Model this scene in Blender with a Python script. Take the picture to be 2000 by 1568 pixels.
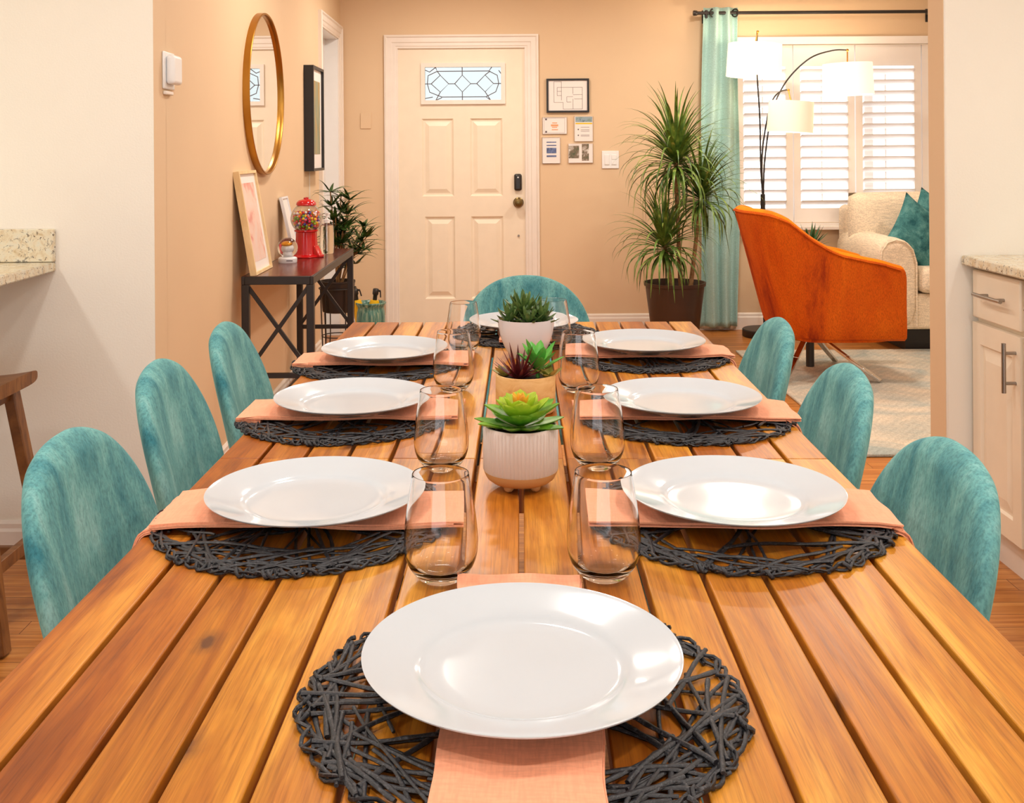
import bpy, bmesh, math, random
from mathutils import Vector, Matrix, noise
PI = math.pi
rnd = random.Random(7)
sc = bpy.context.scene
for o in list(bpy.data.objects): bpy.data.objects.remove(o)
C = sc.collection

# ---------------------------------------------------------------- camera, world, lights, exposure
cam_d = bpy.data.cameras.new('camera'); cam = bpy.data.objects.new('camera', cam_d); C.objects.link(cam)
cam_d.sensor_width = 36; cam_d.lens = 36*2040/2000; cam_d.shift_x = 38/2000; cam_d.shift_y = -489/2000
cam_d.clip_start = .05; cam_d.clip_end = 100
cam.matrix_world = Matrix.Translation((0, 0, 1.24)) @ Matrix.Rotation(PI/2, 4, 'X') @ Matrix.Rotation(-.007, 4, 'Z')
sc.camera = cam
W = bpy.data.worlds.new('world'); sc.world = W; W.use_nodes = True
W.node_tree.nodes['Background'].inputs[0].default_value = (.93, .97, 1, 1)
W.node_tree.nodes['Background'].inputs[1].default_value = 2.5
sc.view_settings.view_transform = 'Standard'; sc.view_settings.look = 'None'
sc.view_settings.exposure = 0.02; sc.view_settings.gamma = 1; sc.view_settings.use_curve_mapping = False

def area(name, loc, size, power, col, rot=(0, 0, 0), shape='DISK', sy=None):
    l = bpy.data.lights.new(name, 'AREA'); l.shape = shape; l.size = size; l.energy = power; l.color = col
    if sy: l.size_y = sy
    o = bpy.data.objects.new(name, l); o.location = loc; o.rotation_euler = rot; C.objects.link(o); return o
WARM = (1, .91, .80); NEUT = (1, .97, .93)
for x, y in [(-.75, .35), (.8, .35), (-.75, 1.5), (.85, 1.5), (-.1, 2.55), (1.9, 1.6), (-2.2, 1.6)]:
    area('recessed_ceiling_lamp', (x, y, 2.43), .16, 15 if x < -2 else 9, NEUT)
for x, y in [(-.25, 4.4), (1.5, 4.6), (3.2, 4.8), (-.2, 6.1), (1.4, 6.1)]:
    area('recessed_ceiling_lamp', (x, y, 2.43), .2, 17, WARM)

# ---------------------------------------------------------------- helpers
def lin(c):
    return tuple(((v/255)/12.92 if v/255 <= .04045 else ((v/255+.055)/1.055)**2.4) for v in c)
class MB:
    def __init__(s): s.v = []; s.f = []; s.m = []
    def add(s, vs, fs, m=0):
        o = len(s.v); s.v += [tuple(v) for v in vs]; s.f += [[i+o for i in f] for f in fs]; s.m += [m]*len(fs); return s
    def box(s, x0, x1, y0, y1, z0, z1, m=0):
        v = [(x, y, z) for x in (x0, x1) for y in (y0, y1) for z in (z0, z1)]
        return s.add(v, [(0,1,3,2),(4,6,7,5),(0,4,5,1),(2,3,7,6),(0,2,6,4),(1,5,7,3)], m)
    def bar(s, a, b, w, h=None, up=(0, 0, 1), m=0):
        a, b = Vector(a), Vector(b); h = h or w; d = (b-a).normalized(); u = Vector(up)
        if abs(d.dot(u)) > .98: u = Vector((0, 1, 0))
        r = d.cross(u).normalized(); u = r.cross(d)
        v = [p+r*w/2*i+u*h/2*j for p in (a, b) for i, j in ((-1,-1),(1,-1),(1,1),(-1,1))]
        return s.add(v, [(3,2,1,0),(4,5,6,7),(0,1,5,4),(1,2,6,5),(2,3,7,6),(3,0,4,7)], m)
    def loft(s, rings, m=0, cap=True, closed=False):
        n = len(rings[0]); k = len(rings); v = [p for r in rings for p in r]; f = []
        for i in range(k if closed else k-1):
            for j in range(n):
                a = i*n+j; b = i*n+(j+1) % n; c = ((i+1) % k)*n+(j+1) % n; d = ((i+1) % k)*n+j; f.append((a, b, c, d))
        if cap and not closed: f.append(tuple(range(n-1, -1, -1))); f.append(tuple((k-1)*n+j for j in range(n)))
        return s.add(v, f, m)
    def tube(s, pts, r, n=8, m=0, closed=False, flat=None):
        pts = [Vector(p) for p in pts]; k = len(pts); rings = []; u = None
        for i, p in enumerate(pts):
            d = (pts[(i+1) % k]-pts[i-1]) if closed else (pts[min(i+1, k-1)]-pts[max(i-1, 0)])
            d.normalize()
            if u is None:
                u = Vector((0, 0, 1)) if abs(d.z) < .9 else Vector((1, 0, 0))
            u = (u-d*u.dot(d)).normalized(); w = d.cross(u)
            rr = r(i/(k-1)) if callable(r) else r
            rings.append([p+(u*math.sin(t)*(flat or 1)+w*math.cos(t))*rr for t in [2*PI*j/n for j in range(n)]])
        return s.loft(rings, m, closed=closed)
    def lathe(s, prof, n=32, c=(0, 0, 0), m=0, fr=None):
        rings = []
        for r, z in prof:
            rings.append([(c[0]+max(r, 1e-4)*(fr(t, r, z) if fr else 1)*math.cos(t), c[1]+max(r, 1e-4)*(fr(t, r, z) if fr else 1)*math.sin(t), c[2]+z) for t in [2*PI*j/n for j in range(n)]])
        return s.loft(rings, m)
    def sphere(s, c, r, n=12, k=8, m=0, sq=(1, 1, 1)):
        rings = [[(c[0]+r*sq[0]*math.sin(a)*math.cos(t), c[1]+r*sq[1]*math.sin(a)*math.sin(t), c[2]-r*sq[2]*math.cos(a)) for t in [2*PI*j/n for j in range(n)]] for a in [PI*(i/k)*.998+.003 for i in range(k+1)]]
        return s.loft(rings, m)
    def grid(s, fn, nu, nv, m=0):
        v = [fn(i/nu, j/nv) for i in range(nu+1) for j in range(nv+1)]
        f = [(i*(nv+1)+j, (i+1)*(nv+1)+j, (i+1)*(nv+1)+j+1, i*(nv+1)+j+1) for i in range(nu) for j in range(nv)]
        return s.add(v, f, m)
    def plate(s, x0, x1, z0, z1, ya, yb, holes=(), m=0):
        xs = sorted({x0, x1, *[h[0] for h in holes], *[h[1] for h in holes]}); zs = sorted({z0, z1, *[h[2] for h in holes], *[h[3] for h in holes]})
        def sol(i, j):
            if i < 0 or j < 0 or i >= len(xs)-1 or j >= len(zs)-1: return False
            cx, cz = (xs[i]+xs[i+1])/2, (zs[j]+zs[j+1])/2
            return not any(h[0] < cx < h[1] and h[2] < cz < h[3] for h in holes)
        for i in range(len(xs)-1):
            for j in range(len(zs)-1):
                if not sol(i, j): continue
                a, b, c, d = xs[i], xs[i+1], zs[j], zs[j+1]
                s.add([(a,ya,c),(b,ya,c),(b,ya,d),(a,ya,d)], [(0,1,2,3)], m); s.add([(a,yb,c),(b,yb,c),(b,yb,d),(a,yb,d)], [(3,2,1,0)], m)
                if not sol(i-1, j): s.add([(a,ya,c),(a,yb,c),(a,yb,d),(a,ya,d)], [(3,2,1,0)], m)
                if not sol(i+1, j): s.add([(b,ya,c),(b,yb,c),(b,yb,d),(b,ya,d)], [(0,1,2,3)], m)
                if not sol(i, j-1): s.add([(a,ya,c),(b,ya,c),(b,yb,c),(a,yb,c)], [(3,2,1,0)], m)
                if not sol(i, j+1): s.add([(a,ya,d),(b,ya,d),(b,yb,d),(a,yb,d)], [(0,1,2,3)], m)
        return s
    def nest(s, rects, m=0):   # nested rectangles (x0,x1,z0,z1,y): a moulded panel
        rr = [[(a,y,c),(b,y,c),(b,y,d),(a,y,d)] for a, b, c, d, y in rects]
        v = [p for r in rr for p in r]; f = []
        for i in range(len(rr)-1):
            for j in range(4): f.append((i*4+j, i*4+(j+1) % 4, (i+1)*4+(j+1) % 4, (i+1)*4+j))
        f.append(tuple((len(rr)-1)*4+j for j in range(4)))
        return s.add(v, f, m)
    def xf(s, M):
        s.v = [tuple(M @ Vector(v)) for v in s.v]; return s
def build(name, mb, mat, parent=None, smooth=0, bevel=0, seg=2, loc=None, recalc=True, sub=0, weld=False):
    me = bpy.data.meshes.new(name); me.from_pydata(mb.v, [], mb.f)
    mats = mat if isinstance(mat, (list, tuple)) else [mat]
    for q in mats: me.materials.append(q)
    me.polygons.foreach_set('material_index', mb.m)
    if recalc or weld:
        bm = bmesh.new(); bm.from_mesh(me)
        if weld: bmesh.ops.remove_doubles(bm, verts=bm.verts, dist=2e-5)
        bmesh.ops.recalc_face_normals(bm, faces=bm.faces); bm.to_mesh(me); bm.free()
    if smooth:
        me.polygons.foreach_set('use_smooth', [True]*len(me.polygons))
        try: me.set_sharp_from_angle(angle=math.radians(smooth))
        except Exception: pass
    o = bpy.data.objects.new(name, me); C.objects.link(o)
    if loc: o.location = loc
    if parent: o.parent = parent
    if bevel:
        b = o.modifiers.new('bevel', 'BEVEL'); b.width = bevel; b.segments = seg; b.limit_method = 'ANGLE'; b.angle_limit = math.radians(40)
        me.polygons.foreach_set('use_smooth', [True]*len(me.polygons))
        try: me.set_sharp_from_angle(angle=math.radians(50))
        except Exception: pass
    if sub:
        b = o.modifiers.new('sub', 'SUBSURF'); b.levels = sub; b.render_levels = sub
    return o
def tag(o, label, cat, group=None, kind=None):
    o['label'] = label; o['category'] = cat
    if group: o['group'] = group
    if kind: o['kind'] = kind
    return o
def thing(name, label, cat, loc=(0, 0, 0), rz=0, group=None):
    o = bpy.data.objects.new(name, None); C.objects.link(o); o.location = loc; o.rotation_euler = (0, 0, rz)
    o.empty_display_size = .05
    return tag(o, label, cat, group)
def struct(name, mb, mat, parent=None, **k):
    o = build(name, mb, mat, parent, **k)
    if not parent: o['kind'] = 'structure'
    return o
def dup(root, loc, rz, label, group=None):
    r = root.copy(); C.objects.link(r); r.location = loc; r.rotation_euler = (0, 0, rz); r['label'] = label
    if group: r['group'] = group
    for ch in list(root.children):
        c = ch.copy(); C.objects.link(c); c.parent = r
        for g in list(ch.children):
            d = g.copy(); C.objects.link(d); d.parent = c
    return r

# ---------------------------------------------------------------- materials
class NT:
    def __init__(s, name):
        s.mat = bpy.data.materials.new(name); s.mat.use_nodes = True; s.t = s.mat.node_tree; s.t.nodes.clear()
        s.out = s.t.nodes.new('ShaderNodeOutputMaterial')
    def n(s, typ, ins=None, **at):
        nd = s.t.nodes.new('ShaderNode'+typ)
        for k, v in at.items(): setattr(nd, k, v)
        for k, v in (ins or {}).items():
            i = nd.inputs[k]
            if isinstance(v, bpy.types.NodeSocket): s.t.links.new(v, i)
            elif isinstance(v, bpy.types.Node): s.t.links.new(v.outputs[0], i)
            else:
                if isinstance(v, (tuple, list)) and len(v) == 3 and i.type == 'RGBA': v = (*v, 1)
                i.default_value = v
        return nd
    def co(s, scale=(1, 1, 1), kind='Object', rot=(0, 0, 0)):
        return s.n('Mapping', {'Vector': s.n('TexCoord').outputs[kind], 'Scale': scale, 'Rotation': rot}).outputs[0]
    def ramp(s, fac, stops):
        r = s.n('ValToRGB', {'Fac': fac}); e = r.color_ramp.elements
        while len(e) > 1: e.remove(e[-1])
        for i, (p, c) in enumerate(stops):
            q = e[0] if i == 0 else e.new(p)
            q.position = p; q.color = (*c, 1)
        return r.outputs[0]
    def mix(s, fac, a, b, mode='MIX'):
        m = s.n('Mix', data_type='RGBA', blend_type=mode)
        for i, v in ((0, fac), (6, a), (7, b)):
            if isinstance(v, bpy.types.NodeSocket): s.t.links.new(v, m.inputs[i])
            else: m.inputs[i].default_value = (*v, 1) if isinstance(v, tuple) and len(v) == 3 else v
        return m.outputs[2]
    def math(s, op, a, b=0., c=0.):
        return s.n('Math', {0: a, 1: b, 2: c}, operation=op).outputs[0]
    def noise(s, co, scale, detail=3, rough=.5, dist=0):
        return s.n('TexNoise', {'Vector': co, 'Scale': scale, 'Detail': detail, 'Roughness': rough, 'Distortion': dist}).outputs[0]
    def bump(s, h, strength=.2, dist=.002):
        return s.n('Bump', {'Height': h, 'Strength': strength, 'Distance': dist}).outputs[0]
    def pbr(s, **k):
        d = {kk.replace('_', ' '): v for kk, v in k.items()}
        b = s.n('BsdfPrincipled', d); s.t.links.new(b.outputs[0], s.out.inputs[0]); return s.mat
def plain(name, col, rough=.5, metal=0, var=.06, scale=12, bump=0, bscale=200, **k):
    t = NT(name); c = lin(col); co = t.co()
    cc = t.ramp(t.noise(co, scale), [(.3, tuple(v*(1-var) for v in c)), (.7, tuple(min(1, v*(1+var)) for v in c))])
    if bump: k['Normal'] = t.bump(t.noise(co, bscale, 4), bump)
    return t.pbr(Base_Color=cc, Roughness=rough, Metallic=metal, **k)
def velvet(name, c1, c2, c3, st=(7, 7, 1.6), sheen=.35, scale=1.6, p=(.34, .5, .66)):
    t = NT(name); co = t.co(st)
    a = t.noise(co, scale, 5, .65, .4); f = t.noise(t.co((1, 1, .35)), 260, 3, .7)
    col = t.ramp(a, [(p[0], lin(c3)), (p[1], lin(c2)), (p[2], lin(c1))])
    col = t.mix(t.math('MULTIPLY_ADD', f, 1.6, -.55), col, t.mix(.7, col, (1, 1, 1), 'MULTIPLY'), 'MIX')
    g = t.ramp(f, [(.34, (.48, .5, .52)), (.58, (1.1, 1.1, 1.1))])
    col = t.mix(.6, col, g, 'MULTIPLY')
    return t.pbr(Base_Color=col, Roughness=.85, Sheen_Weight=sheen, Sheen_Roughness=.4, Sheen_Tint=(*lin(c1), 1), Normal=t.bump(f, .35, .001), Specular_IOR_Level=.2)

M = {}
M['wall'] = plain('tan_wall_paint', (226, 197, 162), .75, var=.02, scale=2, bump=.12, bscale=260)
M['cream'] = plain('cream_wall_paint', (246, 239, 226), .7, var=.02, scale=2, bump=.25, bscale=160)
M['ceil'] = plain('ceiling_paint', (245, 240, 230), .8, var=.01)
M['trim'] = plain('white_trim_paint', (240, 230, 220), .4, var=.02)
M['door'] = plain('door_paint', (243, 229, 207), .4, var=.02)
M['white'] = plain('white_plastic', (240, 240, 240), .35, var=.01)
M['shutter'] = plain('shutter_paint', (246, 240, 236), .4, var=.01)
M['porcelain'] = plain('porcelain', (198, 205, 211), .10, var=.01, Specular_IOR_Level=.5, Coat_Weight=.3, Coat_Roughness=.03)
M['black'] = plain('black_metal', (34, 27, 25), .42, var=.1)
M['black_wood'] = plain('black_frame', (26, 24, 26), .4, var=.1)
M['chrome'] = plain('chrome', (215, 212, 208), .12, 1, var=.02)
M['nickel'] = plain('brushed_nickel', (165, 158, 152), .3, 1, var=.05)
M['brass'] = plain('brass', (178, 130, 58), .33, 1, var=.05)
M['bronze'] = plain('aged_brass', (120, 100, 62), .3, 1, var=.1)
M['gold'] = plain('gold', (235, 175, 60), .2, 1, var=.05)
M['red'] = plain('red_enamel', (190, 12, 22), .15, var=.04, Coat_Weight=.5)
M['soil'] = plain('potting_soil', (55, 38, 28), .95, var=.7, scale=160, bump=1, bscale=220)
M['paper'] = plain('paper', (240, 232, 228), .6, var=.01)
M['ink'] = plain('ink', (95, 85, 90), .6)
M['darkplastic'] = plain('dark_plastic', (38, 34, 33), .3)
M['yellow'] = plain('yellow_plastic', (250, 195, 20), .4)
M['terra'] = plain('dark_brown_pot', (62, 42, 32), .45, var=.12, scale=8)
M['darkpot'] = plain('black_pot', (34, 22, 20), .4)
M['trunk'] = plain('cane_bark', (150, 112, 70), .8, var=.35, scale=60, bump=.6, bscale=90)
M['granite_dark'] = None
def mirror():
    t = NT('mirror_glass'); return t.pbr(Base_Color=(.93, .93, .92, 1), Metallic=1., Roughness=.01)
M['mirror'] = mirror()
def glass(name, col=(1, 1, 1), rough=0, ior=1.45):
    t = NT(name); return t.pbr(Base_Color=(*col, 1), Roughness=rough, IOR=ior, Transmission_Weight=1.)
def thin(name, k=.35, tint=(1, 1, 1), p=7., base=.012, rough=.0, edge=1.):
    t = NT(name); f = t.n('LayerWeight', {'Blend': .5}).outputs['Facing']
    fr = t.math('MULTIPLY_ADD', t.math('POWER', f, p), .7, base)
    ec = t.mix(t.math('POWER', f, 3.), (*tint,), tuple(v*edge for v in tint))
    a = t.n('MixShader', {0: fr, 1: t.n('BsdfTransparent', {'Color': ec}), 2: t.n('BsdfGlossy', {'Roughness': rough, 'Color': (1, 1, 1, 1)})})
    g = t.n('BsdfPrincipled', {'Base Color': (1, 1, 1, 1), 'Roughness': rough, 'IOR': 1.45, 'Transmission Weight': 1.})
    m = t.n('MixShader', {0: k, 1: a, 2: g}); t.t.links.new(m.outputs[0], t.out.inputs[0]); return t.mat
M['glass'] = thin('clear_glass', 0., p=2.2, base=.02, edge=.55); M['solidglass'] = glass('thick_clear_glass'); M['pane'] = thin('window_pane', 0.); M['gel'] = glass('clear_gel', (.93, .95, .93), .05, 1.4)
def doorglass():
    return thin('textured_door_glass', .25, (.50, .53, .52), rough=.1)
    t = NT('textured_door_glass'); co = t.co((1, 1, 1))
    return t.pbr(Base_Color=(.93, .98, .96, 1), Roughness=.18, IOR=1.2, Transmission_Weight=1., Normal=t.bump(t.n('TexVoronoi', {'Vector': co, 'Scale': 90.}).outputs[0], .4, .002))
M['doorglass'] = doorglass()
def table_wood():
    t = NT('acacia_table_planks'); tc = t.n('TexCoord').outputs['Object']; s = t.n('SeparateXYZ', {'Vector': tc})
    ix = t.math('FLOOR', t.math('DIVIDE', s.outputs[0], .0661)); iy = t.math('GREATER_THAN', s.outputs[1], -.15)
    w = t.n('TexWhiteNoise', {'Vector': t.n('CombineXYZ', {0: ix, 1: iy, 2: 3.7}).outputs[0]}, noise_dimensions='3D')
    off = t.n('VectorMath', {0: w.outputs['Color'], 1: (37., 53., 11.)}, operation='MULTIPLY').outputs[0]
    base = t.n('VectorMath', {0: tc, 1: off}, operation='ADD').outputs[0]
    g1 = t.n('Mapping', {'Vector': base, 'Scale': (9, .9, 1)}).outputs[0]; g2 = t.n('Mapping', {'Vector': base, 'Scale': (150, 3.5, 1)}).outputs[0]
    n1 = t.noise(g1, 1.6, 5, .6, 1.4); n2 = t.noise(g2, 1.5, 4, .65)
    col = t.ramp(n1, [(.27, lin((140, 80, 26))), (.40, lin((186, 120, 40))), (.52, lin((208, 146, 54))), (.66, lin((232, 178, 84)))])
    pl = t.ramp(w.outputs['Value'], [(0, lin((204, 148, 104))), (.25, lin((228, 182, 130))), (.6, lin((246, 222, 166))), (1, lin((255, 244, 196)))])
    col = t.mix(.75, col, pl, 'MULTIPLY')
    n3 = t.noise(t.n('Mapping', {'Vector': base, 'Scale': (420, 9, 1)}).outputs[0], 1.5, 2, .6)
    col = t.mix(.6, col, t.ramp(n2, [(.3, (.56, .50, .44)), (.62, (1.06, 1.06, 1.04))]), 'MULTIPLY')
    col = t.mix(.5, col, t.ramp(n3, [(.3, (.5, .42, .36)), (.5, (1.0, 1.0, 1.0))]), 'MULTIPLY')
    bl = t.ramp(t.noise(t.n('Mapping', {'Vector': base, 'Scale': (3, .8, 1)}).outputs[0], 2.2, 3), [(.50, (1, 1, 1)), (.70, (.62, .44, .40))])
    col = t.mix(.6, col, bl, 'MULTIPLY')
    v = t.n('TexVoronoi', {'Vector': t.n('Mapping', {'Vector': base, 'Scale': (1, .55, 1)}).outputs[0], 'Scale': 4.2, 'Randomness': 1.}, voronoi_dimensions='2D').outputs['Distance']
    kn = t.math('ADD', v, t.math('MULTIPLY', t.noise(base, 60, 3), .05))
    col = t.mix(t.ramp(kn, [(.040, (.9, .9, .9)), (.055, (.45, .45, .45)), (.10, (0, 0, 0))]), col, lin((84, 48, 30)))
    return t.pbr(Base_Color=t.mix(.42, col, (.97, .945, .69), 'MULTIPLY'), Roughness=t.math('MULTIPLY_ADD', n2, .14, .30), Normal=t.bump(n2, .10, .001), Specular_IOR_Level=.38)
M['table'] = table_wood()
def floor_wood():
    t = NT('oak_strip_floor'); co = t.co()
    br = t.n('TexBrick', {'Vector': co, 'Scale': 1., 'Mortar Size': .0012, 'Brick Width': .9, 'Row Height': .075, 'Color1': (0, 0, 0, 1), 'Color2': (1, 1, 1, 1), 'Mortar': (.5, .5, .5, 1), 'Bias': 0.})
    br.offset = .37; br.offset_frequency = 3
    n = t.noise(t.n('Mapping', {'Vector': t.n('VectorMath', {0: co, 1: br.outputs[0]}, operation='ADD').outputs[0], 'Scale': (1.6, 26, 1)}).outputs[0], 2, 5, .6, .6)
    c = t.ramp(n, [(.3, lin((165, 98, 42))), (.5, lin((192, 124, 60))), (.72, lin((214, 152, 84)))])
    c = t.mix(.5, c, t.ramp(br.outputs[0], [(0, (.72, .66, .6)), (1, (1.08, 1.06, 1.02))]), 'MULTIPLY')
    c = t.mix(br.outputs[1], c, lin((110, 60, 28)))
    return t.pbr(Base_Color=c, Roughness=.33, Specular_IOR_Level=.4)
M['floor'] = floor_wood()
def wood(name, a, b, c, st=(2, 2, 18), rough=.4, sc_=3):
    t = NT(name); n = t.noise(t.co(st), sc_, 5, .6, .8)
    return t.pbr(Base_Color=t.ramp(n, [(.3, lin(a)), (.5, lin(b)), (.72, lin(c))]), Roughness=rough)
M['stool'] = wood('walnut_stool', (88, 50, 22), (122, 76, 36), (146, 98, 52), (3, 14, 3), .4)
M['console'] = wood('dark_red_console_wood', (52, 18, 14), (84, 30, 24), (112, 48, 36), (24, 2, 3), .22)
M['pine'] = wood('light_wood', (222, 188, 136), (236, 206, 156), (244, 220, 176), (6, 6, 2), .5)
M['bowlwood'] = wood('pale_rubberwood', (206, 150, 84), (226, 178, 112), (236, 196, 134), (5, 5, 12), .45, 5)
def granite(name, tint=(1, 1, 1)):
    t = NT(name); co = t.co()
    a = t.noise(co, 38, 5, .65, .5); v = t.n('TexVoronoi', {'Vector': co, 'Scale': 75.}).outputs['Distance']; b = t.noise(co, 90, 3, .6, 1.2)
    c = t.ramp(a, [(.3, lin((206, 180, 138))), (.5, lin((232, 220, 192))), (.7, lin((228, 226, 210)))])
    c = t.mix(t.ramp(b, [(.33, (1, 1, 1)), (.39, (0, 0, 0))]), c, lin((84, 66, 52)))
    c = t.mix(t.ramp(t.noise(co, 45, 2, .5, 2), [(.62, (0, 0, 0)), (.68, (.8, .8, .8))]), c, lin((130, 124, 112)))
    return t.pbr(Base_Color=c, Roughness=.18)
M['granite'] = granite('speckled_granite')
M['teal'] = velvet('teal_velvet', (158, 203, 197), (110, 168, 166), (60, 124, 134), st=(6, 6, 2))
M['teal_dark'] = plain('teal_seam', (70, 138, 138), .8)
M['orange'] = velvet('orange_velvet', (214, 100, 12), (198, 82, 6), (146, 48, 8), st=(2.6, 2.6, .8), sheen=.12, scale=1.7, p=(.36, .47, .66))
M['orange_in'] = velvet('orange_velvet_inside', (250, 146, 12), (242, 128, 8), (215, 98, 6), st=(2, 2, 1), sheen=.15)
M['pillow'] = velvet('teal_chenille', (104, 158, 156), (70, 128, 130), (34, 88, 96), st=(4, 4, 4), sheen=.2, scale=3)
def cloth(name, col, sc_=420, rough=.9, var=.1, bump=.35):
    t = NT(name); co = t.co((1, 1, 1)); c = lin(col)
    w = t.math('MULTIPLY', t.noise(t.co((1, .12, 1)), sc_, 2), t.noise(t.co((.12, 1, 1)), sc_, 2))
    cc = t.ramp(w, [(.15, tuple(v*(1-var*2) for v in c)), (.35, tuple(min(1, v*(1+var)) for v in c))])
    return t.pbr(Base_Color=cc, Roughness=rough, Normal=t.bump(w, bump, .001), Sheen_Weight=.1)
M['napkin'] = cloth('coral_linen', (242, 164, 126), var=.045, bump=.2)
M['sofa'] = cloth('beige_chenille', (238, 220, 194), 160, .95, .11)
M['curtain'] = cloth('aqua_curtain', (172, 208, 202), 300)
M['sheer'] = cloth('sheer_lining', (226, 222, 206), 300)
def rug():
    t = NT('pale_rug'); co = t.co()
    a = t.noise(co, 3.2, 4, .6, 1.0); b = t.noise(co, 120, 3, .7); l = t.n('TexWave', {'Vector': t.co((1, 1, 1), rot=(0, 0, .7)), 'Scale': 9., 'Distortion': 2.5}).outputs[0]
    c = t.ramp(a, [(.35, lin((176, 182, 176))), (.5, lin((206, 198, 182))), (.65, lin((228, 212, 190)))])
    c = t.mix(.16, c, t.ramp(l, [(.4, (.6, .6, .58)), (.6, (1, 1, 1))]), 'MULTIPLY')
    c = t.mix(.6, c, t.ramp(b, [(.35, (.6, .58, .55)), (.6, (1.05, 1.05, 1.05))]), 'MULTIPLY')
    return t.pbr(Base_Color=c, Roughness=1., Normal=t.bump(b, .8, .004))
M['rug'] = rug()
def mat_cord():
    t = NT('charcoal_paper_cord'); n = t.noise(t.co((1, 1, 1)), 300, 4, .7, 1.5)
    return t.pbr(Base_Color=t.ramp(n, [(.3, lin((12, 13, 16))), (.54, lin((32, 33, 38))), (.74, lin((96, 96, 100)))]), Roughness=.42, Normal=t.bump(n, .5, .001))
M['cord'] = mat_cord()
def leafm(name, a, b, c=None, rough=.4, tr=.0, sc_=9):
    t = NT(name); n = t.noise(t.co(), sc_, 3, .6)
    st = [(.35, lin(a)), (.62, lin(b))] + ([(.75, lin(c))] if c else [])
    return t.pbr(Base_Color=t.ramp(n, st), Roughness=rough, Specular_IOR_Level=.4)
M['drac'] = leafm('dracaena_leaf', (48, 80, 30), (116, 144, 60), (190, 184, 104), .38, sc_=14)
M['bamboo'] = leafm('bamboo_leaf', (26, 52, 22), (70, 100, 40), (140, 150, 80), .4, sc_=20)
M['suc_a'] = leafm('succulent_green', (70, 140, 36), (128, 178, 48), (160, 200, 90), .4, sc_=30)
M['suc_b'] = leafm('succulent_lime', (140, 182, 30), (186, 204, 56), None, .4, sc_=30)
M['suc_c'] = leafm('succulent_tip', (222, 190, 40), (232, 150, 50), None, .4, sc_=40)
M['suc_red'] = leafm('succulent_red', (62, 14, 18), (112, 36, 38), None, .4, sc_=40)
M['suc_g2'] = leafm('succulent_bright_green', (44, 140, 44), (104, 182, 74), None, .35, sc_=30)
M['suc_olive'] = leafm('succulent_olive', (112, 120, 40), (178, 160, 84), None, .4, sc_=40)
M['aloe'] = leafm('aloe_green', (52, 84, 38), (104, 132, 66), (150, 168, 98), .4, sc_=60)
M['smallplant'] = leafm('agave_green', (28, 66, 34), (66, 108, 56), None, .4, sc_=20)
M['ribpot'] = plain('pinkish_grey_glaze', (222, 208, 198), .35, var=.03)
M['tanclay'] = plain('tan_clay', (214, 168, 112), .5, var=.05)
M['whitepot'] = plain('white_ceramic', (232, 232, 236), .25, var=.01)
def tealglaze():
    t = NT('teal_drip_glaze'); n = t.noise(t.co((30, 30, 2)), 3, 4, .6, .5)
    return t.pbr(Base_Color=t.ramp(n, [(.3, lin((40, 84, 80))), (.5, lin((92, 142, 130))), (.7, lin((168, 184, 160)))]), Roughness=.2)
M['tealglaze'] = tealglaze()
def shadem(e):
    t = NT('lamp_shade_fabric')
    return t.pbr(Base_Color=(*lin((255, 244, 226)), 1), Roughness=.9, Emission_Color=(1, .87, .68, 1), Emission_Strength=e)
def art(name, stops, scale=4, st=(1, 1, 1), dist=1.):
    t = NT(name); n = t.noise(t.co(st), scale, 3, .5, dist)
    return t.pbr(Base_Color=t.ramp(n, [(p, lin(c)) for p, c in stops]), Roughness=.35)
M['art_pink'] = art('pink_print', [(.3, (238, 214, 206)), (.5, (240, 206, 192)), (.62, (226, 150, 140)), (.72, (206, 140, 90))], 9)
M['art_green'] = art('green_print', [(.3, (96, 110, 100)), (.5, (140, 150, 120)), (.65, (180, 140, 60)), (.8, (200, 190, 170))], 3, (1, 6, 1.4))
M['photo_a'] = art('garden_photo', [(.3, (60, 84, 50)), (.5, (130, 110, 90)), (.7, (226, 220, 212))], 30)
M['photo_b'] = art('sky_photo', [(.3, (90, 110, 120)), (.5, (150, 170, 180)), (.7, (90, 120, 80))], 24)
M['blueprint'] = art('blue_card', [(.3, (60, 72, 110)), (.5, (90, 106, 150)), (.7, (130, 146, 190))], 40)
M['orangeink'] = plain('orange_ink', (226, 160, 110), .6)

# ---------------------------------------------------------------- room shell
YW, YB, WL, WR = 3.225, 7.2, -1.045, 1.398
WIN = (1.70, 3.55, .73, 1.96)
struct('floor', MB().box(-3.4, 4.7, -3, 7.35, -.1, 0), M['floor'])
struct('ceiling', MB().box(-3.4, 4.7, -3, 7.35, 2.45, 2.55), M['ceil'])
DH = (-.66, .235, -.01, 1.965)
struct('wall_back', MB().plate(-1.3, 4.7, 0, 2.45, YB, YB+.15, [(DH[0], DH[1], -.001, DH[3]), WIN]), M['wall'])
ml = MB().plate(YW+.12, YB, 0, 2.45, 0, .12, [(6.37, 7.09, -.001, 2.02)])
ml.v = [(WL-y, x, z) for x, y, z in ml.v]
struct('wall_left', ml, M['wall'])
cm = MB().box(-3.4, WL-.0008, YW, YW+.12, 0, 2.45)
struct('wall_front_left', cm, M['cream'])
struct('trim_1', MB().box(WL-.002, WL, YW+.0005, YW+.121, 0, 2.45), M['wall'])
struct('wall_front_right', MB().box(WR, 4.7, YW, YW+.12, 0, 2.45), M['cream'], bevel=.006)
struct('jamb_shade_sheet', MB().box(WR-.002, WR+.001, YW+.006, YW+.118, 0, 2.45), M['wall'])  # added sheet carrying the jamb's warm light and shade as tan colour
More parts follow.
